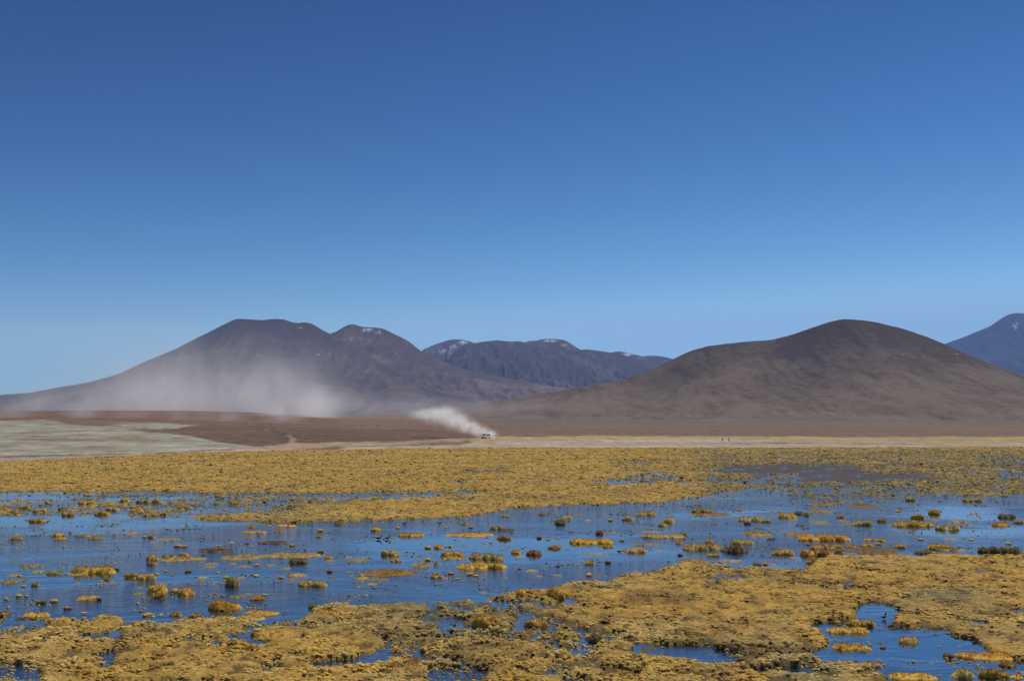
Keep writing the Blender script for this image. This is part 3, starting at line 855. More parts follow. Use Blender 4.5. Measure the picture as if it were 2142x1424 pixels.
# ------------------------------------------------------------------ the individual islands and tussocks
# (crop, x, waterline y, width, height, kind[, colour]) read off three enlarged views of the photograph
CROPS = {'L': (0.0, 920.0, 2.825), 'M': (700.0, 920.0, 2.826), 'R': (1420.0, 920.0, 2.825)}
ISLANDS = """
L 200 485 100 35 c;L 20 422 52 25 d;L 75 427 40 25 d;L 140 405 70 28 c;L 225 427 95 32 c;L 350 420 40 25 d k;L 390 447 75 40 c;L 505 377 100 35 c;L 590 442 100 40 c;L 655 417 80 48 c
L 725 367 60 40 d;L 800 427 75 62 c;L 870 447 110 30 c;L 840 370 80 32 c;L 920 370 50 35 d;L 1075 405 90 30 c;L 1295 335 65 25 c;L 1730 395 70 48 c;L 1235 463 310 28 m g;L 2005 497 60 36 d k
L 1480 515 40 15 d;L 1580 507 40 15 s;L 1695 512 100 20 c;L 80 588 92 20 u;L 320 567 65 25 d;L 345 588 90 18 u;L 470 570 110 14 m g;L 555 585 100 15 u;L 80 560 30 10 s;L 760 557 60 20 s
L 850 577 24 14 d;L 890 577 40 20 d;L 890 606 35 10 s;L 910 534 25 12 s;L 985 526 25 12 d;L 985 592 170 14 s;L 1045 632 40 20 d;L 1085 633 35 14 d;L 920 641 50 12 s;L 1285 629 25 12 d
L 1500 549 130 13 c;L 1640 541 55 12 m g;L 1890 541 35 20 d;L 1880 574 45 15 d;L 1450 613 40 8 m;L 1610 614 210 19 m b;L 1720 627 35 16 d;L 1255 663 215 24 m b;L 1400 710 270 40 m t;L 1690 700 360 44 m t
L 1750 728 115 40 c k;L 1890 667 35 32 d k;L 1040 717 310 34 m t;L 895 707 60 34 d;L 990 692 70 25 c;L 1080 686 50 26 d;L 890 738 50 25 d;L 530 790 300 78 c g;L 685 768 35 38 d k;L 430 803 110 30 s
L 300 793 85 26 c;L 200 788 70 30 s;L 140 758 130 30 s;L 45 808 60 25 s;L 25 853 90 55 s;L 110 832 45 15 s;L 205 860 55 16 c;L 135 867 25 12 d;L 110 806 25 14 d;L 770 812 85 40 c
L 850 823 110 46 c;L 925 796 25 20 d;L 625 829 40 14 u;L 445 847 40 10 s;L 1105 782 35 24 d k;L 975 776 20 10 d;L 1285 788 20 12 d;L 1510 807 35 16 d;L 1660 817 30 16 d;L 1225 757 60 18 s
L 1240 737 90 15 s;L 1365 737 45 12 s;L 1430 752 90 14 s;L 1515 742 35 14 d;L 1590 747 55 20 s;L 1680 767 60 20 s;L 1940 697 45 15 d;L 1940 722 60 20 s;L 1945 782 30 18 d k;L 1185 817 60 15 s
L 1360 862 105 50 u;L 1410 822 60 20 s;L 1330 817 40 16 d;L 1840 864 160 55 c t;L 1740 812 110 32 s;L 1720 833 50 20 s;L 915 908 100 62 d;L 935 932 70 30 u;L 1025 903 55 46 d;L 1095 913 85 62 d
L 800 917 60 28 s o;L 815 877 40 14 s;L 505 948 95 42 d;L 575 945 60 8 m;L 310 958 50 24 d;L 232 968 50 38 d k;L 105 927 40 20 d;L 152 926 25 14 d;L 30 942 25 16 d;L 390 999 40 22 d
L 20 1028 50 20 c;L 1380 938 100 30 s o;L 1455 915 55 13 s o;L 1515 945 90 30 u;L 1560 917 30 10 d;L 1320 925 20 14 d;L 1310 1008 235 60 u g;L 860 1042 60 26 d;L 830 1014 25 14 d;L 490 1025 30 12 d
L 1035 1038 75 30 c;L 1150 1047 80 36 c;L 1125 1073 100 30 c;L 1540 1034 220 38 c;L 1420 1068 300 36 c t;L 620 1053 150 28 c;L 210 1045 150 46 c;L 1840 993 60 42 c;L 1920 1050 180 70 c g
M 240 538 55 22 d;M 370 524 28 14 d;M 460 569 150 32 c;M 800 573 320 22 u g;M 1005 588 110 28 u;M 955 528 70 36 c;M 1025 538 95 14 m;M 805 520 25 14 d;M 655 519 22 8 d;M 760 497 70 12 u
M 1010 452 40 15 d;M 1335 500 60 40 d k;M 1375 463 50 22 d;M 1230 442 35 18 d;M 1450 447 45 20 s;M 1500 477 45 12 s;M 1630 478 30 22 d;M 1740 475 60 28 d;M 1840 444 120 44 c;M 1980 488 55 42 d
M 1945 508 45 20 d;M 1520 614 280 46 c g;M 1210 583 35 26 d k;M 1325 582 30 12 s;M 1260 592 25 10 d;M 1300 643 90 22 u;M 1375 647 20 8 d;M 1565 558 40 26 d k;M 1640 550 130 11 s;M 1870 547 140 11 s
M 1940 579 240 36 c;M 1850 620 210 14 s;M 1700 597 25 14 d;M 1615 635 70 20 c;M 1785 664 140 42 c;M 1685 657 25 12 d;M 1920 657 45 12 s;M 2040 612 40 18 d;M 2045 683 30 26 d k;M 550 642 38 22 d
M 610 640 50 26 d;M 685 634 25 16 d;M 655 632 20 8 d;M 325 680 105 54 c;M 430 664 25 10 d;M 690 688 125 48 c g;M 700 710 150 28 s;M 550 714 38 32 d;M 500 686 20 8 d;M 900 706 205 56 c
M 860 762 300 56 c;M 1070 671 50 26 d;M 1180 680 75 42 d r;M 1100 692 60 12 s;M 1540 680 160 14 s;M 1505 736 55 26 d;M 1615 728 35 32 d k;M 1320 748 25 20 d k;M 75 697 45 14 s;M 130 723 130 30 s
M 210 696 18 8 d;M 365 718 70 26 c;M 605 738 40 38 s;M 500 758 130 40 s;M 300 808 360 56 m r;M 75 783 40 12 s;M 155 829 80 25 s;M 250 834 130 26 s;M 215 855 60 14 s;M 605 813 70 28 c
M 685 793 35 18 d;M 655 820 30 8 s;M 800 798 40 18 d;M 835 806 30 14 d;M 720 823 30 10 d;M 1010 820 30 8 s;M 1060 752 30 12 s;M 1165 778 85 18 s;M 1240 768 18 12 d;M 1205 808 55 14 s
M 1315 804 70 16 s;M 1505 803 40 20 d;M 1580 804 70 10 s;M 1440 736 20 8 d;M 1700 833 45 46 d;M 1770 834 90 44 c;M 1130 930 190 52 u g;M 1300 940 130 60 u g;M 980 934 100 25 s;M 880 907 50 12 s
M 1160 944 70 14 s;M 900 1108 200 68 u g;M 1195 1106 150 52 u g;M 400 1378 250 90 c r;M 1550 1195 80 48 d k;M 890 1004 100 30 c;M 1055 1044 70 26 u
R 195 446 270 18 m r;R 150 425 130 40 c;R 25 563 50 20 c;R 485 566 180 34 m g;R 550 587 60 10 m;R 430 478 130 46 c;R 520 484 70 26 c;R 410 499 35 26 d k;R 365 417 35 14 d;R 640 458 120 40 c
R 715 439 45 26 d k;R 755 449 35 32 d k;R 690 473 45 14 s;R 870 433 140 32 s;R 855 493 120 22 s;R 960 458 35 20 d;R 990 483 60 22 s;R 1105 504 120 46 c;R 1020 502 70 20 s;R 1215 484 50 26 d r
R 1300 423 30 12 d;R 1410 463 70 36 c;R 1410 514 250 48 u g;R 1525 473 40 12 s;R 1515 439 60 38 d;R 1600 530 130 52 c;R 1700 494 110 36 s;R 1120 398 180 20 m r;R 1060 387 50 20 c;R 1370 359 60 32 c
R 1740 364 120 30 c;R 1955 460 90 46 c k;R 1925 508 130 20 u;R 2020 493 40 20 d;R 1760 433 40 20 s;R 370 615 130 42 c;R 185 608 40 26 d;R 140 650 240 60 c;R 335 665 165 40 u k;R 200 688 80 26 c
R 270 587 15 12 d;R 545 585 60 10 s;R 620 680 145 58 c;R 695 704 60 20 s;R 735 570 175 36 m t;R 880 594 290 56 c g;R 900 645 200 52 c;R 830 685 200 62 c;R 860 689 65 48 d k;R 950 684 50 36 d k
R 765 619 25 22 d;R 790 588 45 20 d;R 1185 678 360 56 m b;R 1320 638 60 26 d;R 1120 629 55 26 d;R 1185 620 30 18 d;R 1140 593 80 20 c;R 1205 600 45 20 d;R 1035 638 50 20 d;R 1435 592 35 14 d
R 1625 588 80 14 s;R 1460 672 100 36 c k;R 1545 645 140 50 c;R 1650 660 150 30 m;R 1850 665 110 56 c k;R 1985 665 120 52 c k;R 1955 617 30 16 d;R 1735 592 30 10 d;R 90 730 130 46 c;R 320 721 140 20 s
R 465 744 45 36 d k;R 515 738 30 18 d;R 230 738 50 16 s;R 560 743 65 16 s;R 795 730 90 34 u;R 540 795 180 40 c;R 700 788 100 30 u;R 650 824 100 30 u;R 1370 1200 95 46 d;R 1605 1290 60 46 d b
R 1695 1407 110 62 d;R 1855 1405 130 56 u;R 1410 1418 270 56 c g;R 1030 1240 250 68 c g;R 810 1135 65 34 d;R 945 1086 40 32 d;R 1000 1140 220 56 c g;R 1100 1100 150 60 c g;R 1140 1340 130 50 c;R 1205 1416 60 38 d k
R 1310 1107 120 46 c k;R 1960 1340 130 40 u;R 1980 1408 110 46 c;R 1860 1300 330 60 c g
"""
KIND = {'d': ('grass_tussock', 'tussock'), 'c': ('grass_clump', 'grass clump'), 'm': ('grass_mat', 'grass mat'), 'u': ('cushion_plant', 'cushion plant'), 's': ('sedge_patch', 'sedge patch')}
COLS = {'g': GOLD, 't': TAN, 'o': OLV, 'r': RST, 'b': BRN, 'k': DRK}

# landmarks that the other labels are anchored to: (u, v, phrase, own label or None when it is an animal)
MARKS = [
    (484, 1137, 'the white gull', None), (801, 1127, 'the two swimming ducks', None), (1849, 1293, 'the pond duck', None),
    (463, 1277, 'the smooth golden cushion', 'large smooth golden cushion plant floating alone in the near water'),
    (387, 1243, 'the twin round tussocks', 'larger round tussock of the touching pair in open water'),
    (188, 1199, 'the shaggy golden island', 'big shaggy golden grass island standing in the open channel'),
    (598, 1168, 'the long lens-shaped mat', 'longest lens-shaped tan grass mat lying flat in the water'),
    (1019, 1170, 'the tall reedy island', 'tall reedy grass island, back one of two close rows'),
    (1004, 1190, 'the front reedy row', 'ragged reedy grass island, front one of two close rows'),
    (806, 1206, 'the rust-brown flat mat', 'flat rust-brown grass mat with pointed ends in blue water'),
    (983, 1123, 'the thin ribbon island', 'thin ribbon-like golden island stretched across the channel'),
    (815, 1160, 'the squat double tussock', 'squat double-headed tussock on its own in the channel'),
    (1117, 1160, 'the lone orange dome', 'lone rounded orange tussock in open water'),
    (1238, 1137, 'the flat golden island', 'flat golden grass island with a ragged front edge mid channel'),
    (839, 1160, 'the dark brown oval mat', None),
    (1839, 1160, 'the dark brown oval mat', 'dark brown oval grass mat lying flat beside the bank'),
    (1731, 1130, 'the stepped golden island', 'topmost tier of the stepped golden island'),
    (1591, 1120, 'the small golden oval mat', 'small golden oval mat lying flat in the channel'),
    (1811, 1098, 'the shaggy twin domes', 'two shaggy grassy domes grown together in the channel'),
    (1919, 1101, 'the long low golden bar', 'long low golden cushion bar in bright water'),
    (1489, 1077, 'the long rusty bar', 'long thin rusty mat below the far golden bank'),
    (1905, 1344, 'the lone pond tussock', 'lone dark-sided tussock in the middle of the corner pond'),
    (2020, 1417, 'the big pond dome', 'big rounded tussock at the near end of the corner pond'),
    (1785, 1358, 'the pond island', 'long golden grass island with pale rim in the corner pond'),
    (71, 1091, 'the low tuft pair', 'ragged low grass clump off the far bank on open water'),
    (437, 1083, 'the flat golden tongue', 'flat golden mat tongue reaching out from the far bank'),
    (1173, 1096, 'the dark far tussock', 'dark round tussock close to the far golden bank'),
    (863, 1121, 'the two-humped clump', 'low two-humped clump with feathery grass on open water'),
    (283, 1208, 'the joined golden pair', 'golden clump of two joined mounds in open water'),
    (682, 1225, 'the spreading tan clump', 'spreading tan clump with loose edge in the near channel'),
    (841, 1407, 'the reddish-brown reed clump', 'reddish-brown reedy clump on the near bank'),
]
MARKS = [m for m in MARKS if not (m[0] == 839)]

def parse_islands():
    out = []
    for tok in ISLANDS.replace('\n', ';').split(';'):
        p = tok.split()
        if not p: continue
        ox, oy, s = CROPS[p[0]]
        x, y, w, h = (float(q) for q in p[1:5])
        out.append(dict(u=ox + x / s, v=oy + y / s, w=w / s, h=h / s, kind=p[5], col=p[6] if len(p) > 6 else None))
    return out

def label_islands(items):
    for it in items: it['label'] = None
    for (mu, mv, phrase, own) in MARKS:
        if own is None: continue
        best = min((it for it in items if it['label'] is None), key=lambda it: (it['u'] - mu) ** 2 + 9 * (it['v'] - mv) ** 2)
        best['label'] = own; best['mark'] = phrase
    ORD = ['', 'second', 'third', 'fourth', 'fifth', 'sixth', 'seventh', 'eighth', 'ninth', 'tenth', 'eleventh', 'twelfth', 'thirteenth']
    words_k = {'d': 'round tussock', 'c': 'ragged clump', 'm': 'flat mat', 'u': 'low cushion', 's': 'sedge patch'}
    colw = {'g': 'golden', 't': 'tan', 'o': 'grey-olive', 'r': 'rusty', 'b': 'brown', 'k': 'dark'}
    buckets = {}
    for it in items:
        if it['label']: continue
        mu, mv, phrase, own = min(MARKS, key=lambda m: (it['u'] - m[0]) ** 2 + 6 * (it['v'] - m[1]) ** 2)
        du, dv = it['u'] - mu, (it['v'] - mv) * 2.4
        if abs(du) > abs(dv): rel = 'right of' if du > 0 else 'left of'
        else: rel = 'in front of' if dv > 0 else 'beyond'
        size = 'tiny' if it['w'] < 13 else 'small' if it['w'] < 28 else 'middling' if it['w'] < 60 else 'large'
        look = f"{size} {colw[it['cname']]} {words_k[it['kind']]}"
        buckets.setdefault((look, rel, phrase), []).append((du * du + dv * dv, it))
    for (look, rel, phrase), lst in buckets.items():
        lst.sort(key=lambda q: q[0])
        for k, (_, it) in enumerate(lst):
            it['label'] = f"{look} {rel} {phrase}" + (f", {ORD[k]} nearest to it" if k else (", nearest to it" if len(lst) > 1 else ''))

def build_islands():
    rng = np.random.default_rng(21)
    items = parse_islands()
    for it in items:
        if it['col'] is None:
            it['col_auto'] = True
            r = rng.random()
            it['cname'] = {'s': 't' if r < 0.5 else 'o', 'm': 't' if r < 0.6 else 'b'}.get(it['kind'], 'g' if r < 0.45 else 't')
        else:
            it['cname'] = it['col']
    label_islands(items)
    domes = [two_meshes('tussock', dome_shape(np.random.default_rng(100 + i), n_blades=220, blade=0.16 + 0.05 * (i % 4), lobes=0.17)) for i in range(10)]
    for it in items:
        x, y = on_ground(it['u'], it['v'])
        x, y = float(x), float(y)
        dist = math.hypot(x, y)
        ppm = FPX / y
        fs = CAM_H / dist
        w = it['w'] / ppm; hm = it['h'] / ppm
        k = it['kind']
        if k == 'd':
            d = w * (0.75 + 0.3 * rng.random()); h = float(np.clip(hm * 0.72 - 0.42 * d * fs, 0.13 * w, 0.36 * w))
        elif k == 'c':
            d = float(np.clip(w * 0.5, 0.3, 0.5 + 0.22 * w)); h = float(np.clip(hm * 0.55 - 0.5 * d * fs, 0.10, 0.32))
        elif k == 'm':
            h = 0.07 + 0.02 * rng.random(); d = float(np.clip((hm - h) / fs * 0.92, 0.25 * w, 1.2 * w))
        elif k == 'u':
            d = float(np.clip(w * 0.55, 0.4, 3.5)); h = float(np.clip(hm * 0.85 - 0.5 * d * fs, 0.08, 0.4))
        else:
            d = float(np.clip(hm / fs * 0.75, 0.3 * w, 1.6 * w)); h = float(np.clip(hm * 0.4, 0.06, 0.2))
        srng = np.random.default_rng(int(it['u'] * 31 + it['v'] * 7))
        name, cat = KIND[k]
        if k == 'd' and w < 0.55:
            body, bl = domes[int(srng.integers(10))]
        else:
            fn = {'c': lambda: clump_shape(srng, w, d, h), 'd': lambda: clump_shape(srng, w, d, h * 0.95), 'm': lambda: mat_shape(srng, w, d, h), 'u': lambda: mat_shape(srng, w, d, h, True), 's': lambda: scrap_shape(srng, w, d, h)}[k]
            body, bl = two_meshes(name, fn())
        o = link(name, body)
        o.location = (x, y + d * 0.5, 0.0)
        if k == 'd' and w < 0.55:
            o.scale = (w, d, h)
            o.rotation_euler = (0, 0, (srng.random() - 0.5) * 0.8)
        c = COLS[it['cname']] * (0.85 + 0.3 * srng.random()) * (1 + srng.normal(0, 0.04, 3))
        c = c * np.array([0.98, 0.94, 0.86])
        if k == 'm' or k == 's': c = c * 0.55 + np.array([0.19, 0.13, 0.062]) * 0.40
        if k == 'u': c = c * 0.85
        o.color = (*c, 1)
        g = link('grass_blades', bl, parent=o)
        g['kind'] = 'stuff'
        g.color = (*(c * np.array([0.92, 0.95, 1.0])), 1)
        grp = {'d': 'tussocks standing in the water', 'c': 'ragged grass clumps in the water', 'm': 'flat grass mats in the water', 'u': 'cushion plants in the water', 's': 'sedge patches breaking the water'}[k]
        tag(o, it['label'], cat, grp)
    return items
items = build_islands()

# ------------------------------------------------------------------ carpet of bog grass on the banks (uncountable)
def build_carpet():
    rng = np.random.default_rng(5)
    protos = bpy.data.collections.new('carpet_tufts')
    for i in range(8):
        tall = i >= 6
        (bv, bf), (gv, gq, gt) = dome_shape(np.random.default_rng(300 + i), seg=9, rings=4, n_blades=34 if not tall else 60, blade=0.22 if not tall else 0.75, bw=0.03, lobes=0.2)
        if tall: bv = bv * np.array([0.7, 0.7, 0.5]); gv = gv * np.array([0.7, 0.7, 1.0])
        n = len(bv)
        me = make_mesh('tuft', np.concatenate([bv, gv]), [bf[0], bf[1], gq + n, gt + n], smooth=True)
        me.materials.append(M_CARPET)
        o = bpy.data.objects.new(f'tuft_{i}', me)
        protos.objects.link(o)
    n = 360000
    # distance distribution: dense close by, thinner far away
    q = rng.random(n); e = 0.15
    d0, d1 = 35.0, 345.0
    D = (d0 ** e + q * (d1 ** e - d0 ** e)) ** (1 / e)
    k = (rng.random(n) * (2330 + 190) - 190 - 1071) / FPX / CP
    X, Y = k * D, D
    s, u, v = wetland(X, Y)
    ok = (v > edge_v(u) + 1.0)
    mud = sample(MUD, u, v)
    pit = pits(X, Y, u, v)
    land = ok & (s > 0.01) & ((s > 0.12) | (rng.random(n) < 0.75)) & (rng.random(n) > 0.9 * pit)
    crumbs = ok & (s <= 0.01) & (s > -1.2)
    cn = fbm(X / 3.5, Y / 5.0, 4, 0.6, 51.0)
    edge_boost = np.exp(-np.maximum(-s, 0) / 0.16)
    pc = np.clip((cn - 0.05) * 1.3, 0, 1) * 0.42 + 0.75 * edge_boost * np.clip(cn + 0.45, 0, 1)
    pc = np.where(mud > 0.5, pc * 0.4, pc)
    crumbs &= rng.random(n) < pc
    keep = land | crumbs
    X, Y, s, u, v, D, crumb = X[keep], Y[keep], s[keep], u[keep], v[keep], D[keep], crumbs[keep]
    n = len(X)
    print('carpet tufts', n, 'crumbs', int(crumb.sum()))
    far = sstep(50, 250, D)
    big = fbm(X / 2.2, Y / 2.2, 3, 0.5, 61.0)
    size = (0.145 + 0.25 * far) * (0.6 + 0.9 * rng.random(n) ** 1.5) * (1 + 0.9 * np.clip(big, -0.3, 0.6))
    rugged = np.clip(0.55 * sstep(-0.15, 0.30, fbm(X / 11, Y / 15, 3, 0.5, 91.0)) + 0.9 * sample(OLIVE, u, v), 0, 1.25) * (1 - 0.6 * far)
    hgt = size * (0.10 + 0.10 * rng.random(n) + 0.20 * rugged * rng.random(n) ** 1.6) * (1 + 0.8 * np.clip(big, -0.3, 0.6))
    hgt = np.where(rng.random(n) < 0.14, hgt * 1.9, hgt)
    edge = np.exp(-((s - 0.06) / 0.09) ** 2)
    hgt *= 1 + 0.25 * edge * (1 - 0.6 * far)
    idx = rng.integers(0, 6, n)
    tall = rng.random(n) < np.clip(0.015 + 0.05 * np.clip(big, 0, 1) * 2, 0, 0.12)
    idx = np.where(tall, rng.integers(6, 8, n), idx)
    size = np.where(crumb, size * 0.75, size); hgt = np.where(crumb, size * 0.42, hgt)
    zl = bank_z(X, Y, s, u, v)
    Z = np.where(crumb, 0.0, zl * sstep(-0.02, 0.16, s)) - 0.02
    ol = np.clip(sample(OLIVE, u, v) + 0.55 * (sstep(-0.25, 0.35, fbm(X / 9, Y / 14, 4, 0.55, 12.0)) - 0.4) + rng.normal(0, 0.10, n), 0, 1)
    ru = np.clip(sample(RUST, u, v) + 0.5 * sstep(0.28, 0.6, fbm(X / 6, Y / 9, 3, 0.5, 71.0)) * (1 - far * 0.6), 0, 1)
    tanm = sstep(0.0, 0.45, fbm(X / 4, Y / 6, 3, 0.5, 81.0))[:, None]
    ol3 = ol[:, None]
    c = GOLD * (1 - ol3) + (OLV * 0.5 + TAN * 0.5) * ol3
    c = c * (1 - 0.45 * tanm) + TAN * 0.45 * tanm
    c = c * (1 - ru[:, None]) + RST * ru[:, None]
    c = np.where(crumb[:, None], OLV * 0.6 + TAN * 0.4, c)
    c = c * (0.80 + 0.4 * rng.random(n))[:, None] * (1 + rng.normal(0, 0.04, (n, 3)))
    c = c * (1 + 0.5 * fbm(X / 26, Y / 9, 4, 0.6, 101.0))[:, None]
    gp = sstep(0.16, 0.4, fbm(X / 16, Y / 22, 3, 0.55, 151.0))[:, None] * 0.35
    c = c * (1 - gp) + OLV * 1.05 * gp
    straw = sstep(0.10, 0.40, fbm(X / 5.5, Y / 8, 4, 0.6, 141.0))[:, None] * 0.6
    c = c * (1 - straw) + np.array([0.56, 0.42, 0.17]) * straw
    dead = sstep(0.18, 0.42, fbm(X / 2.6, Y / 3.4, 4, 0.6, 111.0))[:, None] * 0.75
    c = c * (1 - dead) + BRN * 0.75 * dead
    me = bpy.data.meshes.new('grass')
    me.vertices.add(n)
    me.vertices.foreach_set('co', np.stack([X, Y, Z], -1).astype(np.float32).ravel())
    add_color(me, 'tint', np.clip(c, 0.01, 0.6))
    a = me.attributes.new('scl', 'FLOAT_VECTOR', 'POINT'); a.data.foreach_set('vector', np.stack([size, size * (0.8 + 0.5 * rng.random(n)), hgt], -1).astype(np.float32).ravel())
    rt = np.zeros((n, 3), np.float32); rt[:, 2] = rng.random(n) * 6.283; rt[:, 0] = rng.normal(0, 0.12, n); rt[:, 1] = rng.normal(0, 0.12, n)
    a = me.attributes.new('rot', 'FLOAT_VECTOR', 'POINT'); a.data.foreach_set('vector', rt.ravel())
    a = me.attributes.new('pick', 'INT', 'POINT'); a.data.foreach_set('value', idx.astype(np.int32))
    o = link('grass', me)
    ng = bpy.data.node_groups.new('carpet_scatter', 'GeometryNodeTree')
    ng.interface.new_socket('Geometry', in_out='INPUT', socket_type='NodeSocketGeometry')
    ng.interface.new_socket('Geometry', in_out='OUTPUT', socket_type='NodeSocketGeometry')
    gi = ng.nodes.new('NodeGroupInput'); go = ng.nodes.new('NodeGroupOutput')
    iop = ng.nodes.new('GeometryNodeInstanceOnPoints')
    ci = ng.nodes.new('GeometryNodeCollectionInfo')
    ci.inputs['Collection'].default_value = protos
    ci.inputs['Separate Children'].default_value = True
    ci.inputs['Reset Children'].default_value = True
    def named(nm, typ):
        nd = ng.nodes.new('GeometryNodeInputNamedAttribute'); nd.data_type = typ; nd.inputs['Name'].default_value = nm
        return nd.outputs['Attribute']
    ng.links.new(gi.outputs[0], iop.inputs['Points'])
    ng.links.new(ci.outputs[0], iop.inputs['Instance'])
    iop.inputs['Pick Instance'].default_value = True
    ng.links.new(named('pick', 'INT'), iop.inputs['Instance Index'])
    ng.links.new(named('scl', 'FLOAT_VECTOR'), iop.inputs['Scale'])
    er = ng.nodes.new('FunctionNodeEulerToRotation')
    ng.links.new(named('rot', 'FLOAT_VECTOR'), er.inputs[0])
    ng.links.new(er.outputs[0], iop.inputs['Rotation'])
    ng.links.new(iop.outputs[0], go.inputs[0])
    md = o.modifiers.new('scatter', 'NODES'); md.node_group = ng
    tag(o, 'short golden and olive bog grass carpeting the marsh banks', 'grass', kind='stuff')
build_carpet()

# ------------------------------------------------------------------ animals
def skin_body(name, joints, bones, mat, parent=None, loc=(0, 0, 0), rz=0.0, subsurf=2, scale=1.0):
    """one continuous body grown over connected joints (x, y, z, rx, ry)"""
    me = bpy.data.meshes.new(name)
    me.from_pydata([j[:3] for j in joints], bones, [])
    o = bpy.data.objects.new(name, me); COL.objects.link(o)
    md = o.modifiers.new('skin', 'SKIN'); md.use_smooth_shade = True
    if not me.skin_vertices:
        me.skin_vertices.new()
    for i, j in enumerate(joints):
        sv = me.skin_vertices[0].data[i]
        sv.radius = (j[3], j[4]); sv.use_root = (i == 0)
    ss = o.modifiers.new('smooth', 'SUBSURF'); ss.levels = subsurf; ss.render_levels = subsurf
    me.materials.append(mat)
    o.location = loc; o.rotation_euler = (0, 0, rz); o.scale = (scale,) * 3
    if parent: o.parent = parent
    return o

def split_mat(name, rear, front, at, rough=0.85):
    m, N = new_mat(name)
    tc = N.n('TexCoord'); sx = N.n('SeparateXYZ'); N.l(tc.outputs['Object'], sx.inputs[0])
    f = N.maprange(sx.outputs['X'], at - 0.01, at + 0.01, 0, 1)
    nz = N.noise(tc.outputs['Object'], 30, 3)
    c = N.mix(f, (*rear, 1), (*front, 1))
    c = N.mix(N.maprange(nz, 0.3, 0.7, 0.0, 0.25), c, (0.12, 0.11, 0.10, 1))
    b = N.n('BsdfPrincipled'); N.l(c, b.inputs['Base Color']); b.inputs['Roughness'].default_value = rough
    out = N.n('OutputMaterial'); N.l(b.outputs[0], out.inputs[0])
    return m

def cone_mesh(name, a, b, ra, rb, seg=8):
    a, b = Vector(a), Vector(b); d = (b - a).normalized()
    s = d.orthogonal().normalized(); t = d.cross(s)
    V = []
    for p, r in ((a, ra), (b, rb)):
        for k in range(seg):
            an = 2 * math.pi * k / seg
            V.append(p + s * math.cos(an) * r + t * math.sin(an) * r)
    F = [(k, (k + 1) % seg, seg + (k + 1) % seg, seg + k) for k in range(seg)]
    me = bpy.data.meshes.new(name)
    me.from_pydata([tuple(v) for v in V], [], F + [tuple(range(seg))[::-1], tuple(range(seg, 2 * seg))])
    for p in me.polygons: p.use_smooth = True
    return me

def bird(name, label, cat, u, v, rz, mat, beak_mat, s=1.0, standing=False, head_up=1.0, group=None):
    x, y = on_ground(u, v)
    lift = 0.10 if standing else 0.0
    joints = [(0.0, 0, 0.10 + lift, 0.085, 0.080), (-0.13, 0, 0.11 + lift, 0.055, 0.045), (-0.22, 0, 0.13 + lift, 0.020, 0.012), (0.10, 0, 0.105 + lift, 0.068, 0.066),
              (0.155, 0, 0.16 + lift, 0.035, 0.035), (0.175, 0, 0.16 + 0.08 * head_up + lift, 0.028, 0.028), (0.20, 0, 0.16 + 0.12 * head_up + lift, 0.038, 0.034), (0.225, 0, 0.16 + 0.115 * head_up + lift, 0.022, 0.018)]
    bones = [(0, 1), (1, 2), (0, 3), (3, 4), (4, 5), (5, 6), (6, 7)]
    o = skin_body(name, joints, bones, mat, loc=(float(x), float(y), 0.0), rz=rz, scale=s)
    hz = 0.16 + 0.11 * head_up + lift
    me = cone_mesh('beak', (0.235, 0, hz), (0.30, 0, hz - 0.015), 0.014, 0.003); me.materials.append(beak_mat)
    b = bpy.data.objects.new('beak', me); COL.objects.link(b); b.parent = o
    if standing:
        for sy in (-0.03, 0.03):
            lg = cone_mesh('leg', (0.0, sy, -0.12), (0.01, sy, 0.16), 0.007, 0.010); lg.materials.append(beak_mat)
            l = bpy.data.objects.new('leg', lg); COL.objects.link(l); l.parent = o
    tag(o, label, cat, group)
    return o

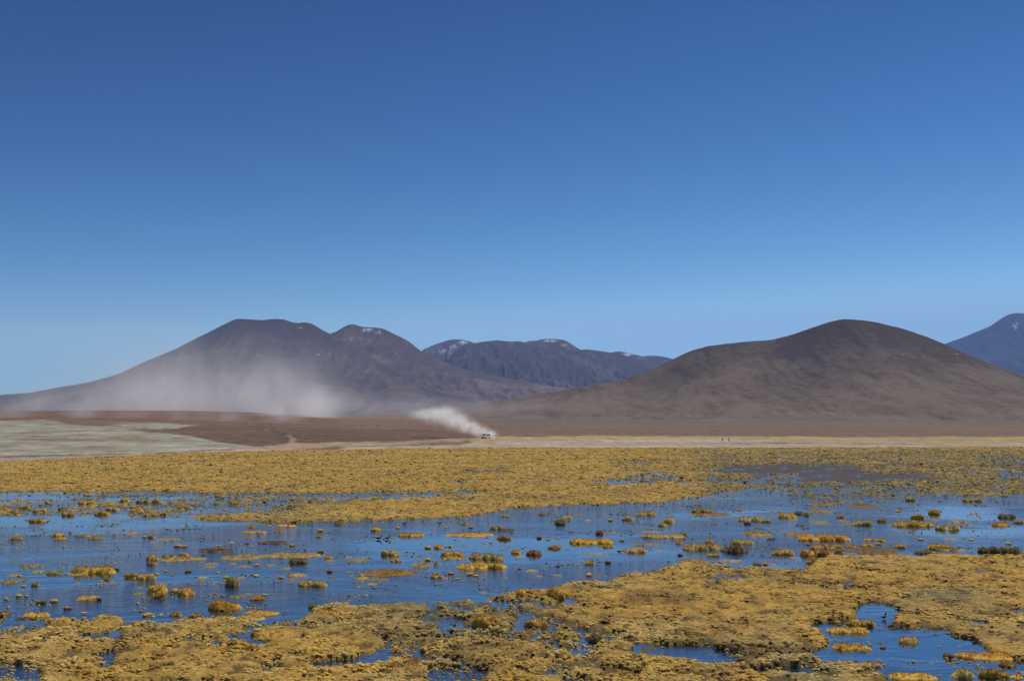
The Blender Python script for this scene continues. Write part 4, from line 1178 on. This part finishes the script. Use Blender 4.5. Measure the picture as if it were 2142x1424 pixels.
def build_animals():
    m_gull = split_mat('gull_plumage', (0.82, 0.82, 0.82), (0.035, 0.03, 0.035), 0.145)
    m_duck = simple_mat('dark_duck_plumage', (0.030, 0.024, 0.022), 0.7, noise_scale=25, var=0.35)
    m_coot = split_mat('coot_plumage', (0.022, 0.020, 0.022), (0.35, 0.35, 0.36), 0.213)
    m_beak = simple_mat('beak_and_leg_horn', (0.10, 0.05, 0.03), 0.5, noise_scale=30)
    bird('gull', 'white gull with a dark head standing in the open channel', 'gull', 484, 1141, math.radians(165), m_gull, m_beak, 1.05, standing=True)
    g = 'dark ducks on the channel'
    bird('duck', 'dark duck swimming below the far bank, leftmost of three along its edge', 'duck', 846, 1097, math.radians(20), m_duck, m_beak, 1.15, group=g)
    bird('duck', 'small upright dark duck below the far bank, middle of three along its edge', 'duck', 884, 1092, math.radians(60), m_duck, m_beak, 0.95, group=g, head_up=1.3)
    bird('duck', 'dark duck feeding off the far bank, last of three along its edge', 'duck', 920, 1096, math.radians(190), m_duck, m_beak, 1.1, group=g, head_up=0.4)
    bird('duck', 'dark duck with raised neck, left one of the swimming pair', 'duck', 792, 1128, math.radians(5), m_duck, m_beak, 1.2, group=g, head_up=1.2)
    bird('duck', 'dark duck facing away, right one of the swimming pair', 'duck', 810, 1128, math.radians(40), m_duck, m_beak, 1.2, group=g, head_up=1.2)
    bird('duck', 'lone tiny dark duck under the golden middle bank', 'duck', 653, 1099, math.radians(100), m_duck, m_beak, 1.0, group=g, head_up=1.2)
    bird('coot', 'black coot with pale forehead swimming alone in the corner pond', 'coot', 1849, 1294, math.radians(40), m_coot, m_beak, 1.05, head_up=1.1)
    bird('duck', 'dark duck resting against the bank of the corner pond', 'duck', 1821, 1310, math.radians(200), m_duck, m_beak, 0.9, head_up=0.5)
    # vicunas
    m_vic = split_mat('vicuna_wool', (0.20, 0.115, 0.06), (0.21, 0.125, 0.07), 0.3)
    m_hoof = simple_mat('dark_hoof', (0.03, 0.025, 0.02), 0.6, noise_scale=30)
    def vicuna(label, u, v, rz, turn):
        x, y = on_ground(u, v)
        z0 = float(plain_z(np.array(u), np.array(float(y))))
        J = [(0.0, 0, 0.86, 0.17, 0.20), (0.28, 0, 0.88, 0.15, 0.21), (-0.30, 0, 0.88, 0.15, 0.17), (0.42, 0, 1.02, 0.085, 0.10), (0.50, 0.01 * turn, 1.24, 0.055, 0.06), (0.54, 0.02 * turn, 1.42, 0.055, 0.058),
             (0.64, 0.05 * turn, 1.42, 0.05, 0.048), (0.75, 0.08 * turn, 1.37, 0.028, 0.026), (-0.42, 0, 0.86, 0.05, 0.05), (-0.47, 0, 0.72, 0.03, 0.03)]
        B = [(0, 1), (0, 2), (1, 3), (3, 4), (4, 5), (5, 6), (6, 7), (2, 8), (8, 9)]
        for sx, hind in ((0.30, False), (-0.30, True)):
            for sy in (-0.11, 0.11):
                i = len(J)
                if hind:
                    J += [(sx - 0.02, sy, 0.66, 0.085, 0.10), (sx + 0.06, sy, 0.52, 0.05, 0.055), (sx - 0.08, sy, 0.32, 0.032, 0.034), (sx - 0.03, sy, 0.04, 0.028, 0.028)]
                else:
                    J += [(sx, sy, 0.66, 0.07, 0.075), (sx + 0.02, sy, 0.50, 0.04, 0.042), (sx, sy, 0.30, 0.030, 0.032), (sx + 0.01, sy, 0.04, 0.026, 0.026)]
                B += [(1 if not hind else 2, i), (i, i + 1), (i + 1, i + 2), (i + 2, i + 3)]
        for sy in (-1, 1):
            i = len(J)
            J += [(0.53, 0.045 * sy + 0.02 * turn, 1.47, 0.018, 0.012), (0.515, 0.06 * sy + 0.02 * turn, 1.56, 0.008, 0.006)]
            B += [(5, i), (i, i + 1)]
        o = skin_body('vicuna', J, B, m_vic, loc=(float(x), float(y), z0), rz=rz, subsurf=1)
        for sx in (0.31, -0.33):
            for sy in (-0.11, 0.11):
                h = cone_mesh('hoof', (sx + 0.01, sy, 0.0), (sx, sy, 0.06), 0.04, 0.03); h.materials.append(m_hoof)
                c = bpy.data.objects.new('hoof', h); COL.objects.link(c); c.parent = o
        tag(o, label, 'vicuna', 'vicunas at the edge of the salt strip')
    vicuna('slim brown vicuna facing the marsh from the salt strip, nearer the van', 1511.5, 924, math.radians(-80), 1)
    vicuna('brown vicuna on the salt strip, farther from the van', 1525, 924.5, math.radians(-115), -1)
build_animals()

# ------------------------------------------------------------------ the white van
def build_van():
    paint_ = simple_mat('white_van_paint', (0.86, 0.86, 0.85), 0.3, noise_scale=3, var=0.05, spec=0.5)
    glass = simple_mat('tinted_van_glass', (0.012, 0.014, 0.018), 0.08, noise_scale=3, var=0.05, spec=0.6)
    rubber = simple_mat('tyre_rubber', (0.022, 0.021, 0.020), 0.9, noise_scale=20)
    plastic = simple_mat('black_bumper_plastic', (0.030, 0.029, 0.028), 0.7, noise_scale=12)
    steel = simple_mat('steel_rim', (0.45, 0.45, 0.46), 0.4, metallic=0.8, noise_scale=12)
    lamp = simple_mat('headlight_lens', (0.60, 0.62, 0.64), 0.15, noise_scale=9, spec=0.6)
    amber = simple_mat('tail_lamp_lens', (0.30, 0.02, 0.015), 0.25, noise_scale=9)
    u, v = 1016.5, 917.0
    y = float(on_ground(u, v)[1])
    for _ in range(8):
        z0 = float(plain_z(np.array(u), np.array(y)))
        x, y = (float(q) for q in on_ground(u, v, z0))
    root = bpy.data.objects.new('van', None); COL.objects.link(root)
    root.location = (x, y, z0); root.rotation_euler = (0, 0, math.radians(-118))
    root.empty_display_size = 1
    tag(root, 'white minibus with dark windows driving ahead of its dust trail', 'van')
    W = 0.93
    prof = [(-2.42, 0.42), (-2.45, 0.95), (-2.36, 2.02), (-2.20, 2.20), (-1.2, 2.27), (0.9, 2.25), (1.12, 2.16), (1.86, 1.30), (2.28, 1.08), (2.40, 0.92), (2.44, 0.45), (2.30, 0.34), (-2.30, 0.34)]
    def half(z): return W if z < 1.15 else W - 0.13 * (z - 1.15)
    bm = bmesh.new()
    L = [bm.verts.new((a, half(c), c)) for a, c in prof]; Rr = [bm.verts.new((a, -half(c), c)) for a, c in prof]
    n = len(prof)
    bm.faces.new(L); bm.faces.new(Rr[::-1])
    for i in range(n):
        j = (i + 1) % n
        bm.faces.new((L[j], L[i], Rr[i], Rr[j]))
    bmesh.ops.recalc_face_normals(bm, faces=bm.faces)
    bmesh.ops.bevel(bm, geom=list(bm.edges), offset=0.05, segments=2, affect='EDGES')
    me = bpy.data.meshes.new('body'); bm.to_mesh(me); bm.free()
    me.materials.append(paint_)
    body = bpy.data.objects.new('body', me); COL.objects.link(body); body.parent = root
    def slab(name, pts, nrm, th, mat, parent=root):
        nv = Vector(nrm).normalized()
        V = [tuple(Vector(p) - nv * 0.01) for p in pts] + [tuple(Vector(p) + nv * th) for p in pts]
        k = len(pts)
        F = [tuple(range(k))[::-1], tuple(range(k, 2 * k))] + [(i, (i + 1) % k, k + (i + 1) % k, k + i) for i in range(k)]
        me = bpy.data.meshes.new(name); me.from_pydata(V, [], F); me.materials.append(mat)
        o = bpy.data.objects.new(name, me); COL.objects.link(o); o.parent = parent
        return o
    slab('windscreen', [(1.30, 0.74, 1.95), (1.30, -0.74, 1.95), (1.80, -0.82, 1.37), (1.80, 0.82, 1.37)], (0.86, 0, 0.74), 0.012, glass)
    slab('rear_window', [(-2.40, 0.66, 1.95), (-2.43, 0.74, 1.32), (-2.43, -0.74, 1.32), (-2.40, -0.66, 1.95)], (-1, 0, 0.1), 0.012, glass)
    for sy in (1, -1):
        for a, b_ in ((-2.2, -1.35), (-1.25, -0.35), (-0.25, 0.55)):
            slab('side_window', [(a, sy * half(1.84), 1.84), (b_, sy * half(1.84), 1.84), (b_, sy * half(1.34), 1.34), (a, sy * half(1.34), 1.34)], (0, sy, 0.13), 0.014, glass)
        slab('side_window', [(0.65, sy * half(1.84), 1.84), (1.08, sy * half(1.84), 1.84), (1.62, sy * half(1.34), 1.34), (0.65, sy * half(1.34), 1.34)], (0, sy, 0.13), 0.014, glass)
        slab('headlight', [(2.41, sy * 0.58, 0.98), (2.41, sy * 0.88, 0.98), (2.43, sy * 0.88, 0.78), (2.43, sy * 0.58, 0.78)], (1, 0, 0.1), 0.02, lamp)
        slab('tail_light', [(-2.45, sy * 0.78, 1.25), (-2.45, sy * 0.9, 1.25), (-2.45, sy * 0.9, 0.85), (-2.45, sy * 0.78, 0.85)], (-1, 0, 0), 0.015, amber)
        mr = slab('mirror', [(1.52, sy * 0.93, 1.55), (1.52, sy * 1.12, 1.55), (1.52, sy * 1.12, 1.32), (1.52, sy * 0.93, 1.32)], (1, 0, 0), 0.08, plastic)
        dr = slab('door', [(0.66, sy * (W + 0.002), 1.28), (1.55, sy * (W + 0.002), 1.28), (1.60, sy * (W + 0.002), 0.55), (0.66, sy * (W + 0.002), 0.55)], (0, sy, 0), 0.012, paint_)
        slab('handle', [(0.74, sy * (W + 0.016), 1.16), (0.92, sy * (W + 0.016), 1.16), (0.92, sy * (W + 0.016), 1.12), (0.74, sy * (W + 0.016), 1.12)], (0, sy, 0), 0.02, plastic, dr)
    slab('bumper', [(2.42, 0.93, 0.62), (2.42, -0.93, 0.62), (2.44, -0.93, 0.34), (2.44, 0.93, 0.34)], (1, 0, 0), 0.09, plastic)
    slab('grille', [(2.41, 0.52, 0.94), (2.41, -0.52, 0.94), (2.43, -0.52, 0.76), (2.43, 0.52, 0.76)], (1, 0, 0.1), 0.02, plastic)
    def disc(name, r, wd, mat, parent, loc, seg=20, hub=None):
        V, F = [], []
        prof_ = [(r * 0.55, -wd / 2), (r * 0.93, -wd / 2), (r, -wd * 0.33), (r, wd * 0.33), (r * 0.93, wd / 2), (r * 0.55, wd / 2)] if hub is None else [(0.001, -wd / 2), (r, -wd / 2), (r, wd / 2), (r * 0.6, wd / 2 - 0.03), (0.001, wd / 2 - 0.01)]
        for k in range(seg):
            a = 2 * math.pi * k / seg
            for q, w_ in prof_:
                V.append((q * math.cos(a), w_, q * math.sin(a)))
        m_ = len(prof_)
        for k in range(seg):
            for i in range(m_ - 1 if hub else m_):
                a0 = k * m_ + i; a1 = k * m_ + (i + 1) % m_; b0 = ((k + 1) % seg) * m_ + i; b1 = ((k + 1) % seg) * m_ + (i + 1) % m_
                F.append((a0, a1, b1, b0))
        me = bpy.data.meshes.new(name); me.from_pydata(V, [], F); me.materials.append(mat)
        for p in me.polygons: p.use_smooth = True
        o = bpy.data.objects.new(name, me); COL.objects.link(o); o.parent = parent; o.location = loc
        return o
    for wx in (1.52, -1.45):
        for sy in (1, -1):
            wh = disc('wheel', 0.36, 0.22, rubber, root, (wx, sy * 0.86, 0.36))
            disc('rim', 0.21, 0.20, steel, wh, (0, 0, 0), hub=True)
    return x, y, z0
VX, VY, VZ = build_van()

# ------------------------------------------------------------------ dust in the air
def dust_volume(name, label, blobs, density, color, aniso, nscale, nlo, nhi, stretch=(1, 1, 1), pad=2.3):
    """blobs: (x, y, z, rx, ry, rz, weight), metres"""
    B = np.array(blobs, float)
    lo = (B[:, :3] - B[:, 3:6] * pad).min(0); hi = (B[:, :3] + B[:, 3:6] * pad).max(0)
    V = [(a, b, c) for a in (lo[0], hi[0]) for b in (lo[1], hi[1]) for c in (lo[2], hi[2])]
    F = [(0, 1, 3, 2), (4, 6, 7, 5), (0, 4, 5, 1), (2, 3, 7, 6), (0, 2, 6, 4), (1, 5, 7, 3)]
    me = bpy.data.meshes.new(name); me.from_pydata(V, [], F)
    m, N = new_mat(name)
    geo = N.n('NewGeometry'); P = geo.outputs['Position']
    tot = None
    for (x, y, z, rx, ry, rz, w) in blobs:
        d = N.vmath('SUBTRACT', P, (x, y, z))
        d = N.vmath('MULTIPLY', d, (1 / rx, 1 / ry, 1 / rz))
        q = N.vmath('DOT_PRODUCT', d, d)
        g = N.math('MULTIPLY', N.math('EXPONENT', N.math('MULTIPLY', q, -1.0)), w)
        g = N.math('SUBTRACT', g, 0.006 * w)
        g = N.math('MAXIMUM', g, 0.0)
        tot = g if tot is None else N.math('ADD', tot, g)
    sp = N.vmath('MULTIPLY', P, stretch)
    nz = N.noise(sp, nscale, 5, 0.6, 0.5)
    k = N.maprange(nz, nlo, nhi, 0.0, 1.6)
    k = N.math('MAXIMUM', k, 0.0)
    den = N.math('MULTIPLY', N.math('MULTIPLY', tot, k), density)
    pv = N.n('VolumePrincipled')
    pv.inputs['Color'].default_value = (*color, 1)
    pv.inputs['Anisotropy'].default_value = aniso
    N.l(den, pv.inputs['Density'])
    out = N.n('OutputMaterial'); N.l(pv.outputs[0], out.inputs['Volume'])
    o = link(name, me, m)
    tag(o, label, 'dust', kind='stuff')
    return o

def pxb(u, v, y, ru, rv, ry, w):
    x, z = on_plane_y(u, v, y)
    s = y / FPX
    return (float(x), y, float(z), ru * s, ry, rv * s, w)

def build_dust():
    y = VY
    plume = [pxb(1034, 912, y + 6, 8, 4, 2.5, 1.0), pxb(1022, 907, y + 7, 11, 6, 3, 1.0), pxb(1003, 901, y + 8, 14, 7, 4, 1.0), pxb(980, 893, y + 10, 17, 8, 5, 1.0), pxb(957, 882, y + 14, 20, 10, 6, 0.9),
             pxb(930, 872, y + 20, 26, 11, 8, 0.55), pxb(900, 866, y + 28, 30, 8, 10, 0.35), pxb(930, 858, y + 26, 22, 8, 9, 0.2)]
    dust_volume('dust_plume', 'white dust plume boiling up behind the white van', plume, 0.60, (0.97, 0.955, 0.93), 0.3, 0.34, 0.40, 0.66)
    yb = 1380.0
    bank = [pxb(640, 856, 1010.0, 42, 25, 30, 13.0), pxb(598, 862, 1000.0, 44, 16, 26, 4.0), pxb(655, 836, 1030.0, 36, 24, 30, 3.2), pxb(560, 838, yb, 110, 38, 55, 1.0), pxb(440, 836, yb + 40, 170, 48, 80, 1.0), pxb(300, 842, yb + 60, 170, 36, 80, 0.8),
            pxb(120, 850, yb + 60, 190, 30, 80, 0.5), pxb(540, 790, yb + 30, 150, 58, 90, 0.46), pxb(330, 785, yb + 90, 210, 70, 110, 0.36), pxb(720, 850, yb + 20, 120, 24, 60, 0.55), pxb(840, 850, yb, 120, 18, 60, 0.38), pxb(1000, 852, yb + 40, 170, 14, 60, 0.22)]
    dust_volume('dust_bank', 'pale bank of drifting dust spread across the foot of the volcano', bank, 0.0062, (0.94, 0.93, 0.92), 0.3, 0.016, 0.36, 0.66, stretch=(1, 1, 0.6))
    ys = 860.0
    wisps = [pxb(25, 864, ys, 34, 15, 25, 0.5), pxb(172, 863, ys, 26, 16, 25, 0.7), pxb(255, 866, ys, 16, 15, 25, 0.25), pxb(298, 866, ys, 18, 15, 25, 0.4), pxb(372, 868, ys, 20, 14, 25, 0.4), pxb(425, 868, ys, 16, 14, 25, 0.3), pxb(480, 872, ys, 22, 13, 25, 0.6), pxb(590, 874, ys, 34, 12, 25, 0.7)]
    dust_volume('dust_wisp', 'thin streaks of dust sliding down over the low brown rise', wisps, 0.020, (0.92, 0.91, 0.91), 0.3, 0.03, 0.25, 0.8)
build_dust()

def build_haze():
    x0, x1, y0, y1, z0, z1 = -13000, 15000, -60, 19500, -25, 1900
    V = [(a, b, c) for a in (x0, x1) for b in (y0, y1) for c in (z0, z1)]
    F = [(0, 1, 3, 2), (4, 6, 7, 5), (0, 4, 5, 1), (2, 3, 7, 6), (0, 2, 6, 4), (1, 5, 7, 3)]
    me = bpy.data.meshes.new('haze'); me.from_pydata(V, [], F)
    m, N = new_mat('thin_mountain_air')
    pv = N.n('VolumePrincipled')
    pv.inputs['Color'].default_value = (0.30, 0.50, 1.0, 1)
    pv.inputs['Density'].default_value = 3.6e-5
    pv.inputs['Anisotropy'].default_value = 0.0
    out = N.n('OutputMaterial'); N.l(pv.outputs[0], out.inputs['Volume'])
    o = link('haze', me, m)
    tag(o, 'thin blue air between the marsh and the far mountains', 'haze', kind='stuff')
build_haze()
